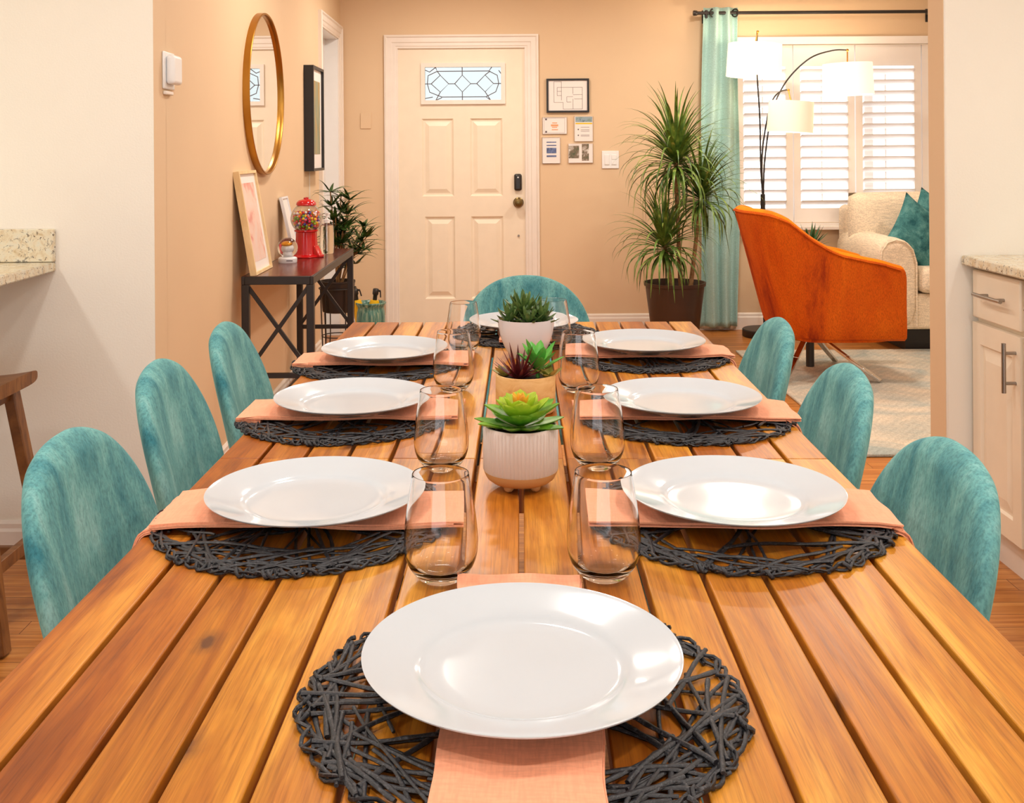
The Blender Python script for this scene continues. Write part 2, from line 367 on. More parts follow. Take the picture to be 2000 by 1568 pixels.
struct('wall_added_living_right', MB().box(4.55, 4.7, YW+.12, YB, 0, 2.45), M['wall'])  # unseen wall added to contain the living room light
struct('wall_kitchen_right', MB().box(2.12, 2.25, -3, YW, 0, 2.45), M['cream'])
struct('wall_kitchen_left', MB().box(-3.4, -3.3, -3, YW, 0, 2.45), M['cream'])
struct('wall_added_light_block', MB().plate(-3.4, 2.25, 0, 2.45, -3.1, -3, [(-2.2, 1.4, .25, 2.2)]), M['cream'])  # unseen wall added to hold back sky light, its opening shapes the rest
# hall behind the left doorway
hall = MB().box(-2.3, -2.2, 5.9, 7.35, 0, 2.45).box(-2.2, WL-.12, 5.9, 6.0, 0, 2.45)
struct('wall_hall', hall, M['cream'])
def baseb(mb, x0, x1, y, out, h=.115):
    prof = [(0, 0), (.016, 0), (.016, h*.72), (.011, h*.80), (.011, h*.92), (.004, h), (0, h)]
    mb.loft([[(x, y+out*a, z) for a, z in prof] for x in (x0, x1)])
    return mb
struct('baseboard_back', baseb(baseb(MB(), -1.04, -.742, YB, -1), .322, 4.5, YB, -1), M['trim'])
struct('baseboard_cream', baseb(MB(), -3.3, WL, YW, -1, .112), M['trim'])
b = baseb(MB(), YW+.002, 6.28, 0, 1); b.v = [(WL+y, x, z) for x, y, z in b.v]; struct('baseboard_left', b, M['trim'])
struct('baseboard_right', baseb(MB(), WR, 1.50, YW, -1, .112), M['trim'])
b = baseb(MB(), YW, YW+.12, 0, -1); b.v = [(WR+y, x, z) for x, y, z in b.v]; struct('baseboard_jamb', b, M['trim'])

# front door
def casing(x0, x1, z1, y, w, mb=None, xin=None):
    mb = mb or MB(); prof = [(0, 0), (0, .022), (.012, .026), (.02, .018), (.05, .018), (.056, .013), (.075, .013), (.082, .009), (w, .009), (w, 0)]
    def P(d, t, c):   # d distance inwards from the outer edge
        return {0: (x0+d, y-t, 0), 1: (x0+d, y-t, z1-d), 2: (x1-d, y-t, z1-d), 3: (x1-d, y-t, 0)}[c]
    mb.loft([[P(d, t, c) for d, t in prof] for c in range(4)]); return mb
struct('trim_3', casing(-.742, .320, 2.043, YB, .092), M['trim'])
dr = bpy.data.objects.new('door_1', None); C.objects.link(dr); dr.location = (0, YB+.01, 0); dr['kind'] = 'structure'
pan = [(-.487, -.268, .930, 1.466), (-.154, .069, .930, 1.466), (-.470+.0, -.262, .223, .790), (-.152, .072, .223, .790)]
gw = (-.491, .091, 1.565, 1.849); gh = (-.463, .062, 1.593, 1.821)
dm = MB().plate(-.648, .223, .008, 1.952, 0, .04, pan+[gh])
for a, b_, c, d in pan:
    dm.nest([(a, b_, c, d, 0), (a+.012, b_-.012, c+.012, d-.012, .013), (a+.022, b_-.022, c+.022, d-.022, .013), (a+.05, b_-.05, c+.05, d-.05, .002)])
struct('door_leaf', dm, M['door'], dr)
struct('door_jamb', MB().box(-.66, -.648, -.01, .05, 0, 1.965).box(.223, .235, -.01, .05, 0, 1.965).box(-.66, .235, -.01, .05, 1.952, 1.965), M['trim'], dr)
gm = MB().plate(gw[0], gw[1], gw[2], gw[3], -.018, 0, [gh])
struct('glass_surround', gm, M['trim'], dr, bevel=.006)
struct('glass_pane', MB().box(gh[0], gh[1], .015, .021, gh[2], gh[3]), M['doorglass'], dr)
lead = MB(); gx0, gx1, gz0, gz1 = gh; gcx = (gx0+gx1)/2; gcz = (gz0+gz1)/2; gw_, gh_ = gx1-gx0, gz1-gz0
def L(pts): lead.tube([(gx0+gw_*u, .011, gz0+gh_*v) for u, v in pts], .0032, 6)
L([(.14, 0), (.22, .08), (.22, .10), (.80, .10), (.86, 0)]); L([(.14, 1), (.16, .88), (.84, .88), (.88, 1)])
L([(0, .92), (.06, .86), (.14, 1)]); L([(.03, .5), (.04, .75), (.16, .88)]); L([(.03, .5), (.06, .25), (.22, .10)]); L([(0, .5), (.08, .5), (.20, .25), (.31, .5), (.20, .76), (.08, .5)])
L([(.16, .88), (.20, .76)]); L([(.20, .25), (.14, 0)]); L([(.31, .5), (.39, .5), (.49, .25), (.60, .5), (.49, .76), (.39, .5)]); L([(.49, 0), (.49, .25)]); L([(.49, .76), (.49, 1)])
L([(.60, .5), (.68, .5), (.79, .25), (.90, .5), (.79, .76), (.68, .5)]); L([(.79, .25), (.86, 0)]); L([(.79, .76), (.86, .88)]); L([(.90, .5), (1, .5)]); L([(.97, .5), (.95, .75), (.84, .88)]); L([(.97, .5), (.93, .25), (.80, .10)]); L([(.1, .1), (.0, .06)]); L([(.97, .9), (1, .8)])
struct('glass_leading', lead, M['ink'], dr)
lk = MB().box(.147, .200, -.028, 0, .966, 1.082); build('keypad_lock', lk, M['darkplastic'], dr, bevel=.014, seg=4)
build('lock_light', MB().lathe([(0, 0), (.005, 0), (.005, .002), (0, .002)], 12).xf(Matrix.Translation((.174, -.029, 1.058)) @ Matrix.Rotation(PI/2, 4, 'X')), M['white'], dr)
kb = MB().lathe([(0, -.002), (.036, -.002), (.036, .006), (.028, .012), (.014, .014), (.013, .03), (.026, .036), (.031, .048), (.027, .06), (.012, .064), (0, .064)], 28)
kb.xf(Matrix.Translation((.176, 0, .884)) @ Matrix.Rotation(PI/2, 4, 'X')); build('door_knob', kb, M['bronze'], dr, smooth=40)
build('strike_stud', MB().lathe([(0, 0), (.008, 0), (.006, .01), (0, .01)], 12).xf(Matrix.Translation((.176, 0, .655)) @ Matrix.Rotation(PI/2, 4, 'X')), M['nickel'], dr)
struct('trim_4', MB().box(-.66, .235, YB-.01, YB+.15, 0, .008), M['stool'])

# hall doorway in the left wall
cs = casing(6.285, 7.175, 2.10, 0, .09); cs.v = [(WL-y, x, z) for x, y, z in cs.v]; struct('trim_5', cs, M['trim'])
d2 = bpy.data.objects.new('door_2', None); C.objects.link(d2); d2['kind'] = 'structure'
q = MB().plate(6.385, 7.075, .01, 2.005, 0, .04, [(6.50, 6.70, 1.0, 1.85), (6.76, 6.96, 1.0, 1.85), (6.50, 6.70, .2, .85), (6.76, 6.96, .2, .85)])
for a, b_, c, d in [(6.50, 6.70, 1.0, 1.85), (6.76, 6.96, 1.0, 1.85), (6.50, 6.70, .2, .85), (6.76, 6.96, .2, .85)]:
    q.nest([(a, b_, c, d, 0), (a+.012, b_-.012, c+.012, d-.012, .01), (a+.04, b_-.04, c+.04, d-.04, .002)])
q.v = [(WL-.085-y, x, z) for x, y, z in q.v]; struct('door_leaf', q, M['white'], d2)
q = MB().box(6.37, 6.385, 0, .12, 0, 2.02).box(7.075, 7.09, 0, .12, 0, 2.02).box(6.37, 7.09, 0, .12, 2.005, 2.02); q.v = [(WL-y, x, z) for x, y, z in q.v]; struct('door_jamb', q, M['white'], d2)

# window with shutters
w1 = bpy.data.objects.new('window_1', None); C.objects.link(w1); w1['kind'] = 'structure'
fr = MB().plate(WIN[0]-.05, WIN[1]+.05, WIN[2]-.03, WIN[3]+.05, YB-.03, YB, [WIN]); struct('window_frame', fr, M['shutter'], w1, bevel=.004)
struct('window_sill', MB().box(WIN[0]-.07, WIN[1]+.07, YB-.06, YB+.0, WIN[2]-.045, WIN[2]-.02), M['shutter'], w1, bevel=.004)
struct('window_glass', MB().box(WIN[0], WIN[1], YB+.12, YB+.125, WIN[2], WIN[3]), M['pane'], w1)
struct('window_sash', MB().plate(WIN[0], WIN[1], WIN[2], WIN[3], YB+.10, YB+.14, [(WIN[0]+.04, 2.60, WIN[2]+.04, WIN[3]-.04), (2.66, WIN[1]-.04, WIN[2]+.04, WIN[3]-.04)]), M['shutter'], w1)
shl = ['white louvred shutter panel beside the aqua curtain, behind the tallest lamp shade', 'white louvred shutter panel directly behind the lowest lamp shade', 'white louvred shutter panel above the back of the beige sofa', 'white louvred shutter panel cut off by the wall end']
px = [(1.705, 2.077), (2.081, 2.505), (2.511, 2.965), (2.969, 3.36)]
for i, (a, b_) in enumerate(px):
    s_ = thing('window_shutter', shl[i], 'shutter', ((a+b_)/2, YB+.03, WIN[2]), 0, 'shutter panels in the window'); w = (b_-a)/2
    sl = .048 if i else .03; sr = .05
    h = WIN[3]-WIN[2]
    build('shutter_frame', MB().plate(-w+.001, w-.001, .004, h-.004, -.014, .014, [(-w+sl, w-sr, .10, h-.15)]), M['shutter'], s_, bevel=.003)
    lv = MB(); n = 13; z0, z1 = .10, h-.15; st = (z1-z0)/n
    for k in range(n):
        zc = z0+st*(k+.5); A = math.radians(24)
        ring = [(math.cos(t)*.044, math.sin(t)*.005) for t in [2*PI*j/10 for j in range(10)]]
        lv.loft([[(x, u*math.cos(A)+v*math.sin(A), zc-u*math.sin(A)+v*math.cos(A)) for u, v in ring] for x in (-w+sl+.001, w-sr-.001)])
    build('louvres', lv, M['shutter'], s_, smooth=50)
    build('tilt_rod', MB().bar(((sl-sr)/2, .045, .14), ((sl-sr)/2, .045, h-.2), .01), M['shutter'], s_)

# wall bits
t = thing('light_switch', 'white double rocker switch plate on the wall right of the small pictures', 'light switch', (.8115, YB, 1.175))
build('switch_plate', MB().box(-.0585, .0585, -.008, 0, -.061, .061), M['white'], t, bevel=.003)
build('rocker', MB().box(-.04, -.008, -.013, -.006, -.035, .035), M['white'], t, bevel=.002)
build('rocker', MB().box(.008, .04, -.013, -.006, .002, .035), M['white'], t, bevel=.002); build('rocker', MB().box(.008, .04, -.013, -.006, -.035, -.002), M['white'], t, bevel=.002)
tag(build('blank_wall_plate', MB().box(-.037, .037, -.007, 0, -.055, .055), M['wall'], bevel=.003, loc=(-.872, YB, 1.455)), 'blank cover plate painted tan left of the front door', 'wall plate')
t = thing('thermostat', 'square white thermostat on the tan wall near the cream corner', 'thermostat', (WL, 3.36, 1.505))
build('back_plate', MB().box(0, .008, -.055, .055, -.06, .06), M['white'], t, bevel=.004)
build('thermostat_body', MB().box(.008, .036, -.042, .05, -.045, .05), M['white'], t, bevel=.012, seg=4)
build('bracket', MB().box(.0, .012, -.045, .03, -.078, -.066), M['trim'], t, bevel=.003)
# mirror
def circ(c, rx, rz, x, n=64): return [(x, c[0]+rx*math.cos(2*PI*i/n), c[1]+rz*math.sin(2*PI*i/n)) for i in range(n)]
t = thing('round_mirror', 'round wall mirror in a thin brass frame on the left wall', 'mirror', (WL, 4.735, 1.505)); R_ = .365
rings = [[(x, (R_+d)*math.cos(a), (R_+d)*math.sin(a)) for x, d in ((0, 0), (.028, 0), (.030, -.002), (.030, -.008), (.026, -.011), (0, -.011))] for a in [2*PI*i/80 for i in range(80)]]
build('mirror_frame', MB().loft(rings, closed=True), M['brass'], t, smooth=40)
build('mirror_pane', MB().loft([circ((0, 0), R_-.010, R_-.010, .006), circ((0, 0), R_-.010, R_-.010, .014)]), M['mirror'], t)
# black framed art
t = thing('framed_picture', 'deep black framed picture hung on the left wall beside the hall doorway', 'picture', (WL, 5.97, 1.43))
fm = MB().plate(-.18, .18, -.295, .295, 0, .055, [(-.165, .165, -.28, .28)]); fm.v = [(y, x, z) for x, y, z in fm.v]
build('picture_frame', fm, M['black_wood'], t, bevel=.002)
build('mat_board', MB().box(.03, .04, -.165, .165, -.28, .28), M['paper'], t)
build('print', MB().box(.04, .042, -.11, .11, -.2, .215), M['art_green'], t)
tag(build('picture_cord', MB().tube([(WL+.006, 5.92, 1.14), (WL+.006, 5.925, .95), (WL+.006, 5.92, .80)], .002, 6), M['white']), 'thin white cord hanging down the wall below the black framed picture', 'cord')
# pictures beside the door
def wallpic(name, label, x0, x1, z0, z1, dep, fmat, border, face, mk=None, cat='picture'):
    t = thing(name, label, cat, ((x0+x1)/2, YB, (z0+z1)/2)); w, h = (x1-x0)/2, (z1-z0)/2
    build('picture_frame', MB().plate(-w, w, -h, h, -dep, 0, [(-w+border, w-border, -h+border, h-border)]), fmat, t, bevel=.0015)
    build('backing_sheet', MB().box(-w+border*.9, w-border*.9, -dep*.6, -.001, -h+border*.9, h-border*.9), face, t)
    if mk: mk(t, w, h, -dep*.6-.0006)
    return t
def rects(t, name, mat, rs, y):
    m = MB()
    for a, b_, c, d in rs: m.box(a, b_, y, y+.0012, c, d)
    build(name, m, mat, t)
def plan(t, w, h, y):
    m = MB()
    def ln(x0, z0, x1, z1): m.bar((w*x0, y+.0004, h*z0), (w*x1, y+.0004, h*z1), .0018, .0018)
    for a in [(-.65,.82,-.3,.82),(-.65,.82,-.65,-.4),(-.65,-.4,-.22,-.4),(-.22,-.4,-.22,-.8),(-.22,-.8,.68,-.8),(.68,-.8,.68,.48),(.68,.48,-.5,.48),(-.3,.82,-.3,-.28),(-.5,.48,-.5,0),(-.5,0,-.3,0),(-.5,.25,-.3,.25),(.24,.48,.24,.1),(.24,-.2,.24,-.8),(.24,.05,.68,.05),(.3,-.2,.68,-.2),(-.05,-.07,.24,-.07),(-.05,-.07,-.05,-.38),(-.05,-.38,.16,-.38)]: ln(*a)
    build('floor_plan_lines', m, M['ink'], t)
wallpic('framed_floor_plan', 'black framed floor plan drawing, largest of the pictures right of the door', .374, .667, 1.502, 1.735, .02, M['black_wood'], .013, M['paper'], plan)
def c1(t, w, h, y):
    rects(t, 'border_lines', M['ink'], [(-.85*w, .8*w, .84*h, .86*h), (-.85*w, .8*w, -.84*h, -.82*h), (-.85*w, -.84*w, -.84*h, .84*h), (.79*w, .8*w, -.84*h, .84*h), (-.76*w, -.62*w, .62*h, .82*h), (-.76*w, -.62*w, -.8*h, -.6*h)], y)
    rects(t, 'printed_emblem', M['orangeink'], [(-.3*w, .28*w, -.08*h, .14*h), (-.2*w, .2*w, .26*h, .36*h), (-.22*w, .2*w, -.24*h, -.14*h), (-.24*w, .26*w, -.52*h, -.42*h)], y)
wallpic('acrylic_sign_holder', 'small landscape card in a clear holder directly below the floor plan, left', .343, .515, 1.352, 1.472, .018, M['glass'], .004, M['paper'], c1, 'card')
def c2(t, w, h, y):
    rects(t, 'photo_band', M['photo_b'], [(-.85*w, .9*w, .52*h, .92*h)], y); rects(t, 'yellow_band', M['yellow'], [(-.85*w, .9*w, .36*h, .46*h)], y)
    rects(t, 'text_lines', M['ink'], [(-.3*w, .6*w, z*h, (z+.025)*h) for z in (.1, -.1, -.2, -.5, -.58)]+[(-.62*w, -.5*w, -.1*h, .0*h), (-.62*w, -.5*w, -.55*h, -.45*h)], y)
wallpic('acrylic_sign_holder', 'small portrait card with a photo band and yellow stripe, right below the floor plan', .562, .694, 1.300, 1.478, .02, M['glass'], .004, M['paper'], c2, 'card')
def c3(t, w, h, y):
    rects(t, 'blue_print', M['blueprint'], [(-.5*w, .55*w, -.22*h, .2*h), (-.5*w, .55*w, .34*h, .42*h), (-.5*w, .55*w, .58*h, .66*h), (-.5*w, .55*w, -.5*h, -.36*h)], y)
wallpic('acrylic_sign_holder', 'small white portrait card with a blue print, lowest on the left by the door', .340, .468, 1.150, 1.333, .02, M['glass'], .004, M['paper'], c3, 'card')
def c4(t, w, h, y):
    rects(t, 'photo_print', M['photo_a'], [(-.95*w, -.12*w, -.5*h, .75*h), (.1*w, .65*w, -.75*h, .92*h)], y)
wallpic('acrylic_sign_holder', 'small landscape card with two garden photos, lowest on the right near the switch', .519, .693, 1.152, 1.290, .02, M['glass'], .004, M['paper'], c4, 'card')

# curtain and rod
rz = 2.168
t = thing('curtain_rod', 'black metal curtain rod above the shuttered window', 'curtain rod', (0, YB-.1, rz))
build('rod', MB().tube([(1.39, 0, 0), (3.9, 0, 0)], .0115, 14).tube([(2.98, 0, 0), (3.9, 0, 0)], .014, 14), M['black'], t, smooth=50)
build('finial', MB().lathe([(0, -.02), (.017, -.02), (.019, -.012), (.017, .004), (.012, .012), (0, .012)], 20).xf(Matrix.Translation((1.39, 0, 0)) @ Matrix.Rotation(PI/2, 4, 'Y')), M['black'], t, smooth=40)
for x in (1.46, 3.0):
    build('bracket', MB().box(x-.01, x+.01, 0, .1, -.012, .0).box(x-.012, x+.012, .09, .1, -.06, .03).tube([(x, 0, .02), (x, 0, -.035)], .009, 10), M['black'], t, bevel=.002)
cu = thing('curtain', 'aqua grommet curtain hanging gathered left of the window', 'curtain', (0, YB-.1, 0))
def curt(zl, zh, x0, x1, b0, b1, amp, n, ph=0, yo=0):
    def fn(u, v):
        z = zl+(zh-zl)*v; wv = math.sin(u*PI*n+ph+.25*math.sin(z*2.1)); A = amp*(1-.25*v)
        xa = b0+(b1-b0)*u; xb = x0+(x1-x0)*u
        return (xa+(xb-xa)*v+.008*math.sin(3*z+5*u), yo+A*wv+.006*math.sin(9*u+z*3), z)
    return fn
m = MB().grid(curt(.035, 2.205, 1.440, 1.680, 1.405, 1.660, .034, 5), 90, 60); co_ = build('curtain_cloth', m, M['curtain'], cu, smooth=80, recalc=False)
md = co_.modifiers.new('t', 'SOLIDIFY'); md.thickness = .003
m = MB().grid(curt(.012, 1.0, 1.46, 1.66, 1.41, 1.67, .016, 6, .8, .05), 60, 20); c2_ = build('curtain_lining', m, M['sheer'], cu, smooth=80, recalc=False)
md = c2_.modifiers.new('t', 'SOLIDIFY'); md.thickness = .002
for x, r in ((1.50, .9), (1.655, -.9)):
    rg = MB().tube([(math.cos(a)*.026, math.sin(a)*.026, 0) for a in [2*PI*i/24 for i in range(24)]], .005, 8, closed=True).xf(Matrix.Translation((x, -.0, rz)) @ Matrix.Rotation(r, 4, 'Z') @ Matrix.Rotation(PI/2, 4, 'X'))
    build('grommet', rg, M['black'], cu, smooth=60)

# ---------------------------------------------------------------- dining table
TZ = .775; YAW = -.0275; TC = Vector((.0445, 1.73, 0)); TW, TY0, TY1 = .9254, -1.12, 1.112
table = thing('dining_table', 'long orange acacia dining table with slatted plank top', 'table', TC, YAW)
tm = MB()
for k in range(14):
    x = -TW/2+k*.0661
    for y0, y1 in ((TY0, -.1512), (-.1500, TY1)):
        tm.box(x+.0031, x+.0661-.0031, y0, y1, TZ-.022, TZ)
build('tabletop', tm, M['table'], table, bevel=.0018, seg=2)
am = MB()
for y in (TY0+.1, -.17, -.13, TY1-.12): am.box(-.42, .42, y-.02, y+.02, TZ-.07, TZ-.0225)
for x in (-.405, .38): am.box(x, x+.025, TY0+.08, TY1-.1, TZ-.09, TZ-.0225)
build('apron', am, M['table'], table, bevel=.002)
for x in (-.39, .39):
    for y in (TY0+.12, TY1-.14):
        build('leg', MB().loft([[(x+a*r, y+b_*r, z) for a, b_ in ((-1,-1),(1,-1),(1,1),(-1,1))] for r, z in ((.026, 0), (.034, TZ-.09), (.034, TZ-.0225))]), M['table'], table, bevel=.004)
def tw(x, y):    # table frame -> world
    c, s = math.cos(YAW), math.sin(YAW); return (TC.x+x*c-y*s, TC.y+x*s+y*c)
def wt(x, y):
    c, s = math.cos(-YAW), math.sin(-YAW); x -= TC.x; y -= TC.y; return (x*c-y*s, x*s+y*c)

# ---------------------------------------------------------------- place settings
def placemat_mesh(seed):
    r = random.Random(seed); m = MB(); R0 = .187
    def cord(pts, rad=.0021):
        m.tube(pts, lambda t: rad*(1+.16*math.sin(t*37+pts[0][0]*900)), 6, flat=.8)
    for i in range(122):
        a = r.random()*2*PI; da = r.uniform(.35, 1.25)*r.choice((-1, 1)); r0 = R0*r.uniform(.93, 1.0); r1 = R0*r.uniform(.62, 1.0) if i < 90 else R0*r.uniform(.03, .3)
        p0 = Vector((r0*math.cos(a), r0*math.sin(a), 0)); p1 = Vector((r1*math.cos(a+da), r1*math.sin(a+da), 0))
        mid = (p0+p1)/2; side = (p1-p0).cross(Vector((0, 0, 1)))*r.uniform(-.16, .16)
        z = .0026+.0052*r.random(); ph = r.random()*6; pts = []
        for k in range(15):
            t_ = k/14; p = p0*(1-t_)**2+(mid+side)*2*t_*(1-t_)+p1*t_**2
            if p.length > R0: p = p.normalized()*R0
            p.z = z+.0012*math.sin(t_*9+ph); pts.append(p)
        cord(pts, r.uniform(.0016, .0026))
    for j in range(3):      # zigzag edge loops
        n = 46; ph = r.random()*6; pts = []
        for k in range(n*4):
            a = 2*PI*k/(n*4); rr = R0*(.972+.026*math.sin(a*(17+6*j)+ph)+.008*math.sin(a*31+ph*2))
            pts.append((rr*math.cos(a), rr*math.sin(a), .004+.0025*math.sin(a*29+j*2)))
        m.tube(pts, .0018, 6, closed=True, flat=.8)
    for j in range(16):     # little knots of cord at the rim
        a = r.random()*2*PI; rr = R0*.985
        m.tube([(rr*math.cos(a+t_)*(1+.03*math.sin(q)), rr*math.sin(a+t_)*(1+.03*math.sin(q)), .005+.003*math.cos(q*1.3)) for q, t_ in [(k/10*6.3, (k-5)*.009) for k in range(11)]], .0022, 6)
    return m
plate_prof = [(0, .0055), (.078, .0055), (.086, .0072), (.091, .0105), (.096, .0118), (.130, .0200), (.1355, .0216), (.1366, .0226), (.1364, .0206), (.130, .0172), (.098, .0080), (.088, .0040), (.080, .0012), (.078, 0), (.073, 0), (.071, .0022), (0, .0022)]
plate_prof[7:7] = []
gl_out = [(0, .0), (.016, 0), (.0215, .0012), (.0275, .006), (.0340, .0145), (.0385, .0255), (.0402, .038), (.0400, .050), (.0385, .066), (.0360, .084), (.0332, .102), (.0312, .1142), (.0308, .1150)]
gl_in = [(.0302, .1150), (.0300, .1140), (.0320, .102), (.0347, .084), (.0371, .066), (.0385, .050), (.0386, .038), (.0368, .0265), (.0318, .0170), (.0240, .0118), (.012, .0098), (0, .0096)]
def smoothprof(p, n=3):
    out = []
    for i in range(len(p)-1):
        p0 = p[max(i-1, 0)]; p1 = p[i]; p2 = p[i+1]; p3 = p[min(i+2, len(p)-1)]
        for k in range(n):
            t_ = k/n; out.append(tuple(.5*(2*p1[j]+(p2[j]-p0[j])*t_+(2*p0[j]-5*p1[j]+4*p2[j]-p3[j])*t_*t_+(3*p1[j]-p0[j]-3*p2[j]+p3[j])*t_**3) for j in (0, 1)))
    out.append(p[-1]); return out
def napkin(inner, edge, drop, seed, hang=True):
    # strip along +X (outwards), origin at the plate centre on the table surface
    m = MB(); r = random.Random(seed); Wd = .063
    def path(off):
        P = []; zt = .0118+off
        x = -inner
        while x < .165: P.append((x, zt+.0006*math.sin(x*40+seed))); x += .014
        if hang:
            P.append((.19, .009+off)); P.append((edge-.018, .0052+off))
            for a in (15, 35, 55, 75): P.append((edge-.014+(.016+off)*math.sin(math.radians(a)), .0045-.012+(.016+off-.004)*math.cos(math.radians(a))))
            for d in (.25, .5, .75, 1): P.append((edge+.004+off+.010*d, -.010-drop*d))
        else:
            P += [(.18, .0085+off), (.20, .0042+off)]
            x = .212
            while x < edge: P.append((x, .0028+off)); x += .014
        return P
    for li, (off, sh_, ws, tr) in enumerate([(0, .0, 1.0, 0), (.0021, .0012, .985, .004), (.0042, -.001, .992, .0)]):
        P = path(off)[(1 if tr else 0):]; rings = []; t_ = .0009
        for i, (x, z) in enumerate(P):
            a = P[max(i-1, 0)]; b_ = P[min(i+1, len(P)-1)]; dx, dz = b_[0]-a[0], b_[1]-a[1]; l = math.hypot(dx, dz); nx, nz = -dz/l, dx/l
            w0 = Wd*ws*(1+.02*math.sin(x*26+seed)+ .012*math.sin(x*61+seed*2)); cy = sh_+.0025*math.sin(x*17+seed*1.7); ring = []
            nseg = 14
            for j in range(nseg+1):
                u = -1+2*j/nseg; wav = .0010*math.sin(u*5+x*30+seed)
                ring.append((x+nx*(t_+wav), cy+u*w0, z+nz*(t_+wav)))
            for j in range(nseg+1):
                u = 1-2*j/nseg; wav = .0010*math.sin(u*5+x*30+seed)
                ring.append((x+nx*(-t_+wav), cy+u*w0*(1.006 if j in (0, nseg) else 1), z+nz*(-t_+wav)))
            rings.append(ring)
        m.loft(rings)
    return m
# (key, world x, y, yaw of outward direction, words)
SET = [('N', .022, .893, -PI/2, 'at the near end of the table'),
       ('L1', -.228, 1.325, PI, 'at the left side seat nearest the camera'), ('R1', .301, 1.317, 0, 'at the right side seat nearest the camera'),
       ('L2', -.249, 1.835, PI, 'at the middle seat of the left side'), ('R2', .326, 1.819, 0, 'at the middle seat of the right side'),
       ('L3', -.240, 2.285, PI, 'at the farthest left side seat'), ('R3', .338, 2.350, 0, 'at the farthest right side seat'),
       ('F', .077, 2.64, PI/2, 'at the far head of the table')]
mats_ = []; pl0 = None; mat0 = []
for sd in (11, 5): mat0.append(placemat_mesh(sd))
for i, (k, x, y, a, w) in enumerate(SET):
    yaw = a+YAW
    mx, my = x, y
    if k == 'N': my -= .010
    if k[0] == 'L': mx -= .012
    if k[0] == 'R': mx += .002
    if i < 2:
        o = build('placemat', mat0[i], M['cord'], smooth=60); mats_.append(o)
    else:
        o = mats_[i % 2].copy(); C.objects.link(o)
    o.location = (mx, my, TZ); o.rotation_euler = (0, 0, i*1.3)
    tag(o, 'round charcoal woven cord placemat '+w, 'placemat', 'round woven placemats')
    lx, ly = wt(x, y)
    inner = {'N': .215, 'F': .17}.get(k, .188 if k[0] == 'R' else .195)
    edge = {'N': ly-TY0, 'F': TY1-ly}.get(k, TW/2-abs(lx))
    o = build('napkin', napkin(inner, edge-.001, {'N': .03}.get(k, .032), i+1, hang=True), M['napkin'], smooth=50, loc=(x, y, TZ)); o.rotation_euler = (0, 0, yaw)
    tag(o, 'folded coral linen napkin under the plate '+w, 'napkin', 'coral napkins')
    if i == 0:
        pl0 = o = build('dinner_plate', MB().lathe(plate_prof, 96), M['porcelain'], smooth=50)
        b = o.modifiers.new('b', 'SUBSURF'); b.levels = 1; b.render_levels = 1
    else: o = pl0.copy(); C.objects.link(o)
    o.location = (x, y, TZ+.0178); o.rotation_euler = (0, 0, i*.7)
    tag(o, 'white porcelain dinner plate '+w, 'plate', 'white dinner plates')
GL = [(-.059, 1.135, 'nearest on the left of the potted succulents'), (.118, 1.137, 'nearest on the right of the potted succulents'),
      (-.078, 1.532, 'directly left of the ribbed succulent pot'), (.151, 1.534, 'directly right of the ribbed succulent pot'),
      (-.079, 2.030, 'directly left of the pale wooden bowl'), (.163, 2.013, 'directly right of the pale wooden bowl'),
      (-.070, 2.42, 'farthest of the left row, beside the white bowl'), (.140, 2.45, 'farthest of the right row, behind the white bowl')]
g0 = thing('stemless_wine_glass', '', 'glass')
SO, SI = smoothprof(gl_out, 3), smoothprof(gl_in, 3)
build('bowl', MB().lathe(SO[:-1]+SI, 72), M['solidglass'], g0, smooth=60)
for i, (x, y, w) in enumerate(GL):
    lab_ = 'clear stemless wine glass '+w
    if i == 0: g0.location = (x, y, TZ+.0003); g0['label'] = lab_; g0['group'] = 'stemless wine glasses'
    else: dup(g0, (x, y, TZ+.0003), 0, lab_, 'stemless wine glasses')

# ---------------------------------------------------------------- succulents
def fatleaf(m, base, az, el, ln, wd, th, curl=.3, tip=.25, mi=0, n=8, k=8):
    d = Vector((math.cos(az)*math.cos(el), math.sin(az)*math.cos(el), math.sin(el))); side = Vector((-math.sin(az), math.cos(az), 0)); rings = []
    p = Vector(base); e = el
    for i in range(n+1):
        t_ = i/n; e = el+curl*t_; d = Vector((math.cos(az)*math.cos(e), math.sin(az)*math.cos(e), math.sin(e))); up = side.cross(d)*-1
        w = wd*(math.sin(PI*min(1, (t_*.86+.10)))**.75 if t_ < 1 else .03); w = max(w, wd*.04) if t_ < 1 else wd*.02
        tt = th*(1-.75*t_)
        rings.append([p+side*(w*math.cos(q))+up*((tt if math.sin(q) < 0 else tt*.35)*math.sin(q)+.25*w*abs(math.cos(q))**2) for q in [2*PI*j/k for j in range(k)]])
        p = p+d*(ln/n)
    m.loft(rings, mi)
    return m
def spikeleaf(m, base, az, el, ln, wd, th, curl=.3, mi=0, n=7):
    side = Vector((-math.sin(az), math.cos(az), 0)); rings = []; p = Vector(base)
    for i in range(n+1):
        t_ = i/n; e = el+curl*t_; d = Vector((math.cos(az)*math.cos(e), math.sin(az)*math.cos(e), math.sin(e))); up = d.cross(side)*-1
        w = wd*max(.03, (1-t_)**.8*(1 if t_ > .15 else .75+t_*1.6)); tt = th*max(.05, 1-t_)
        rings.append([p+side*w, p+side*w*.5-up*tt*.9, p-up*tt, p-side*w*.5-up*tt*.9, p-side*w, p+up*tt*.25]); p = p+d*(ln/n)
    m.loft(rings, mi); return m
r = random.Random(3)
t = thing('potted_succulent', 'lime green rosette succulent in a ribbed pale pot, nearest of the three centrepieces', 'potted plant', (.036, 1.447, TZ))
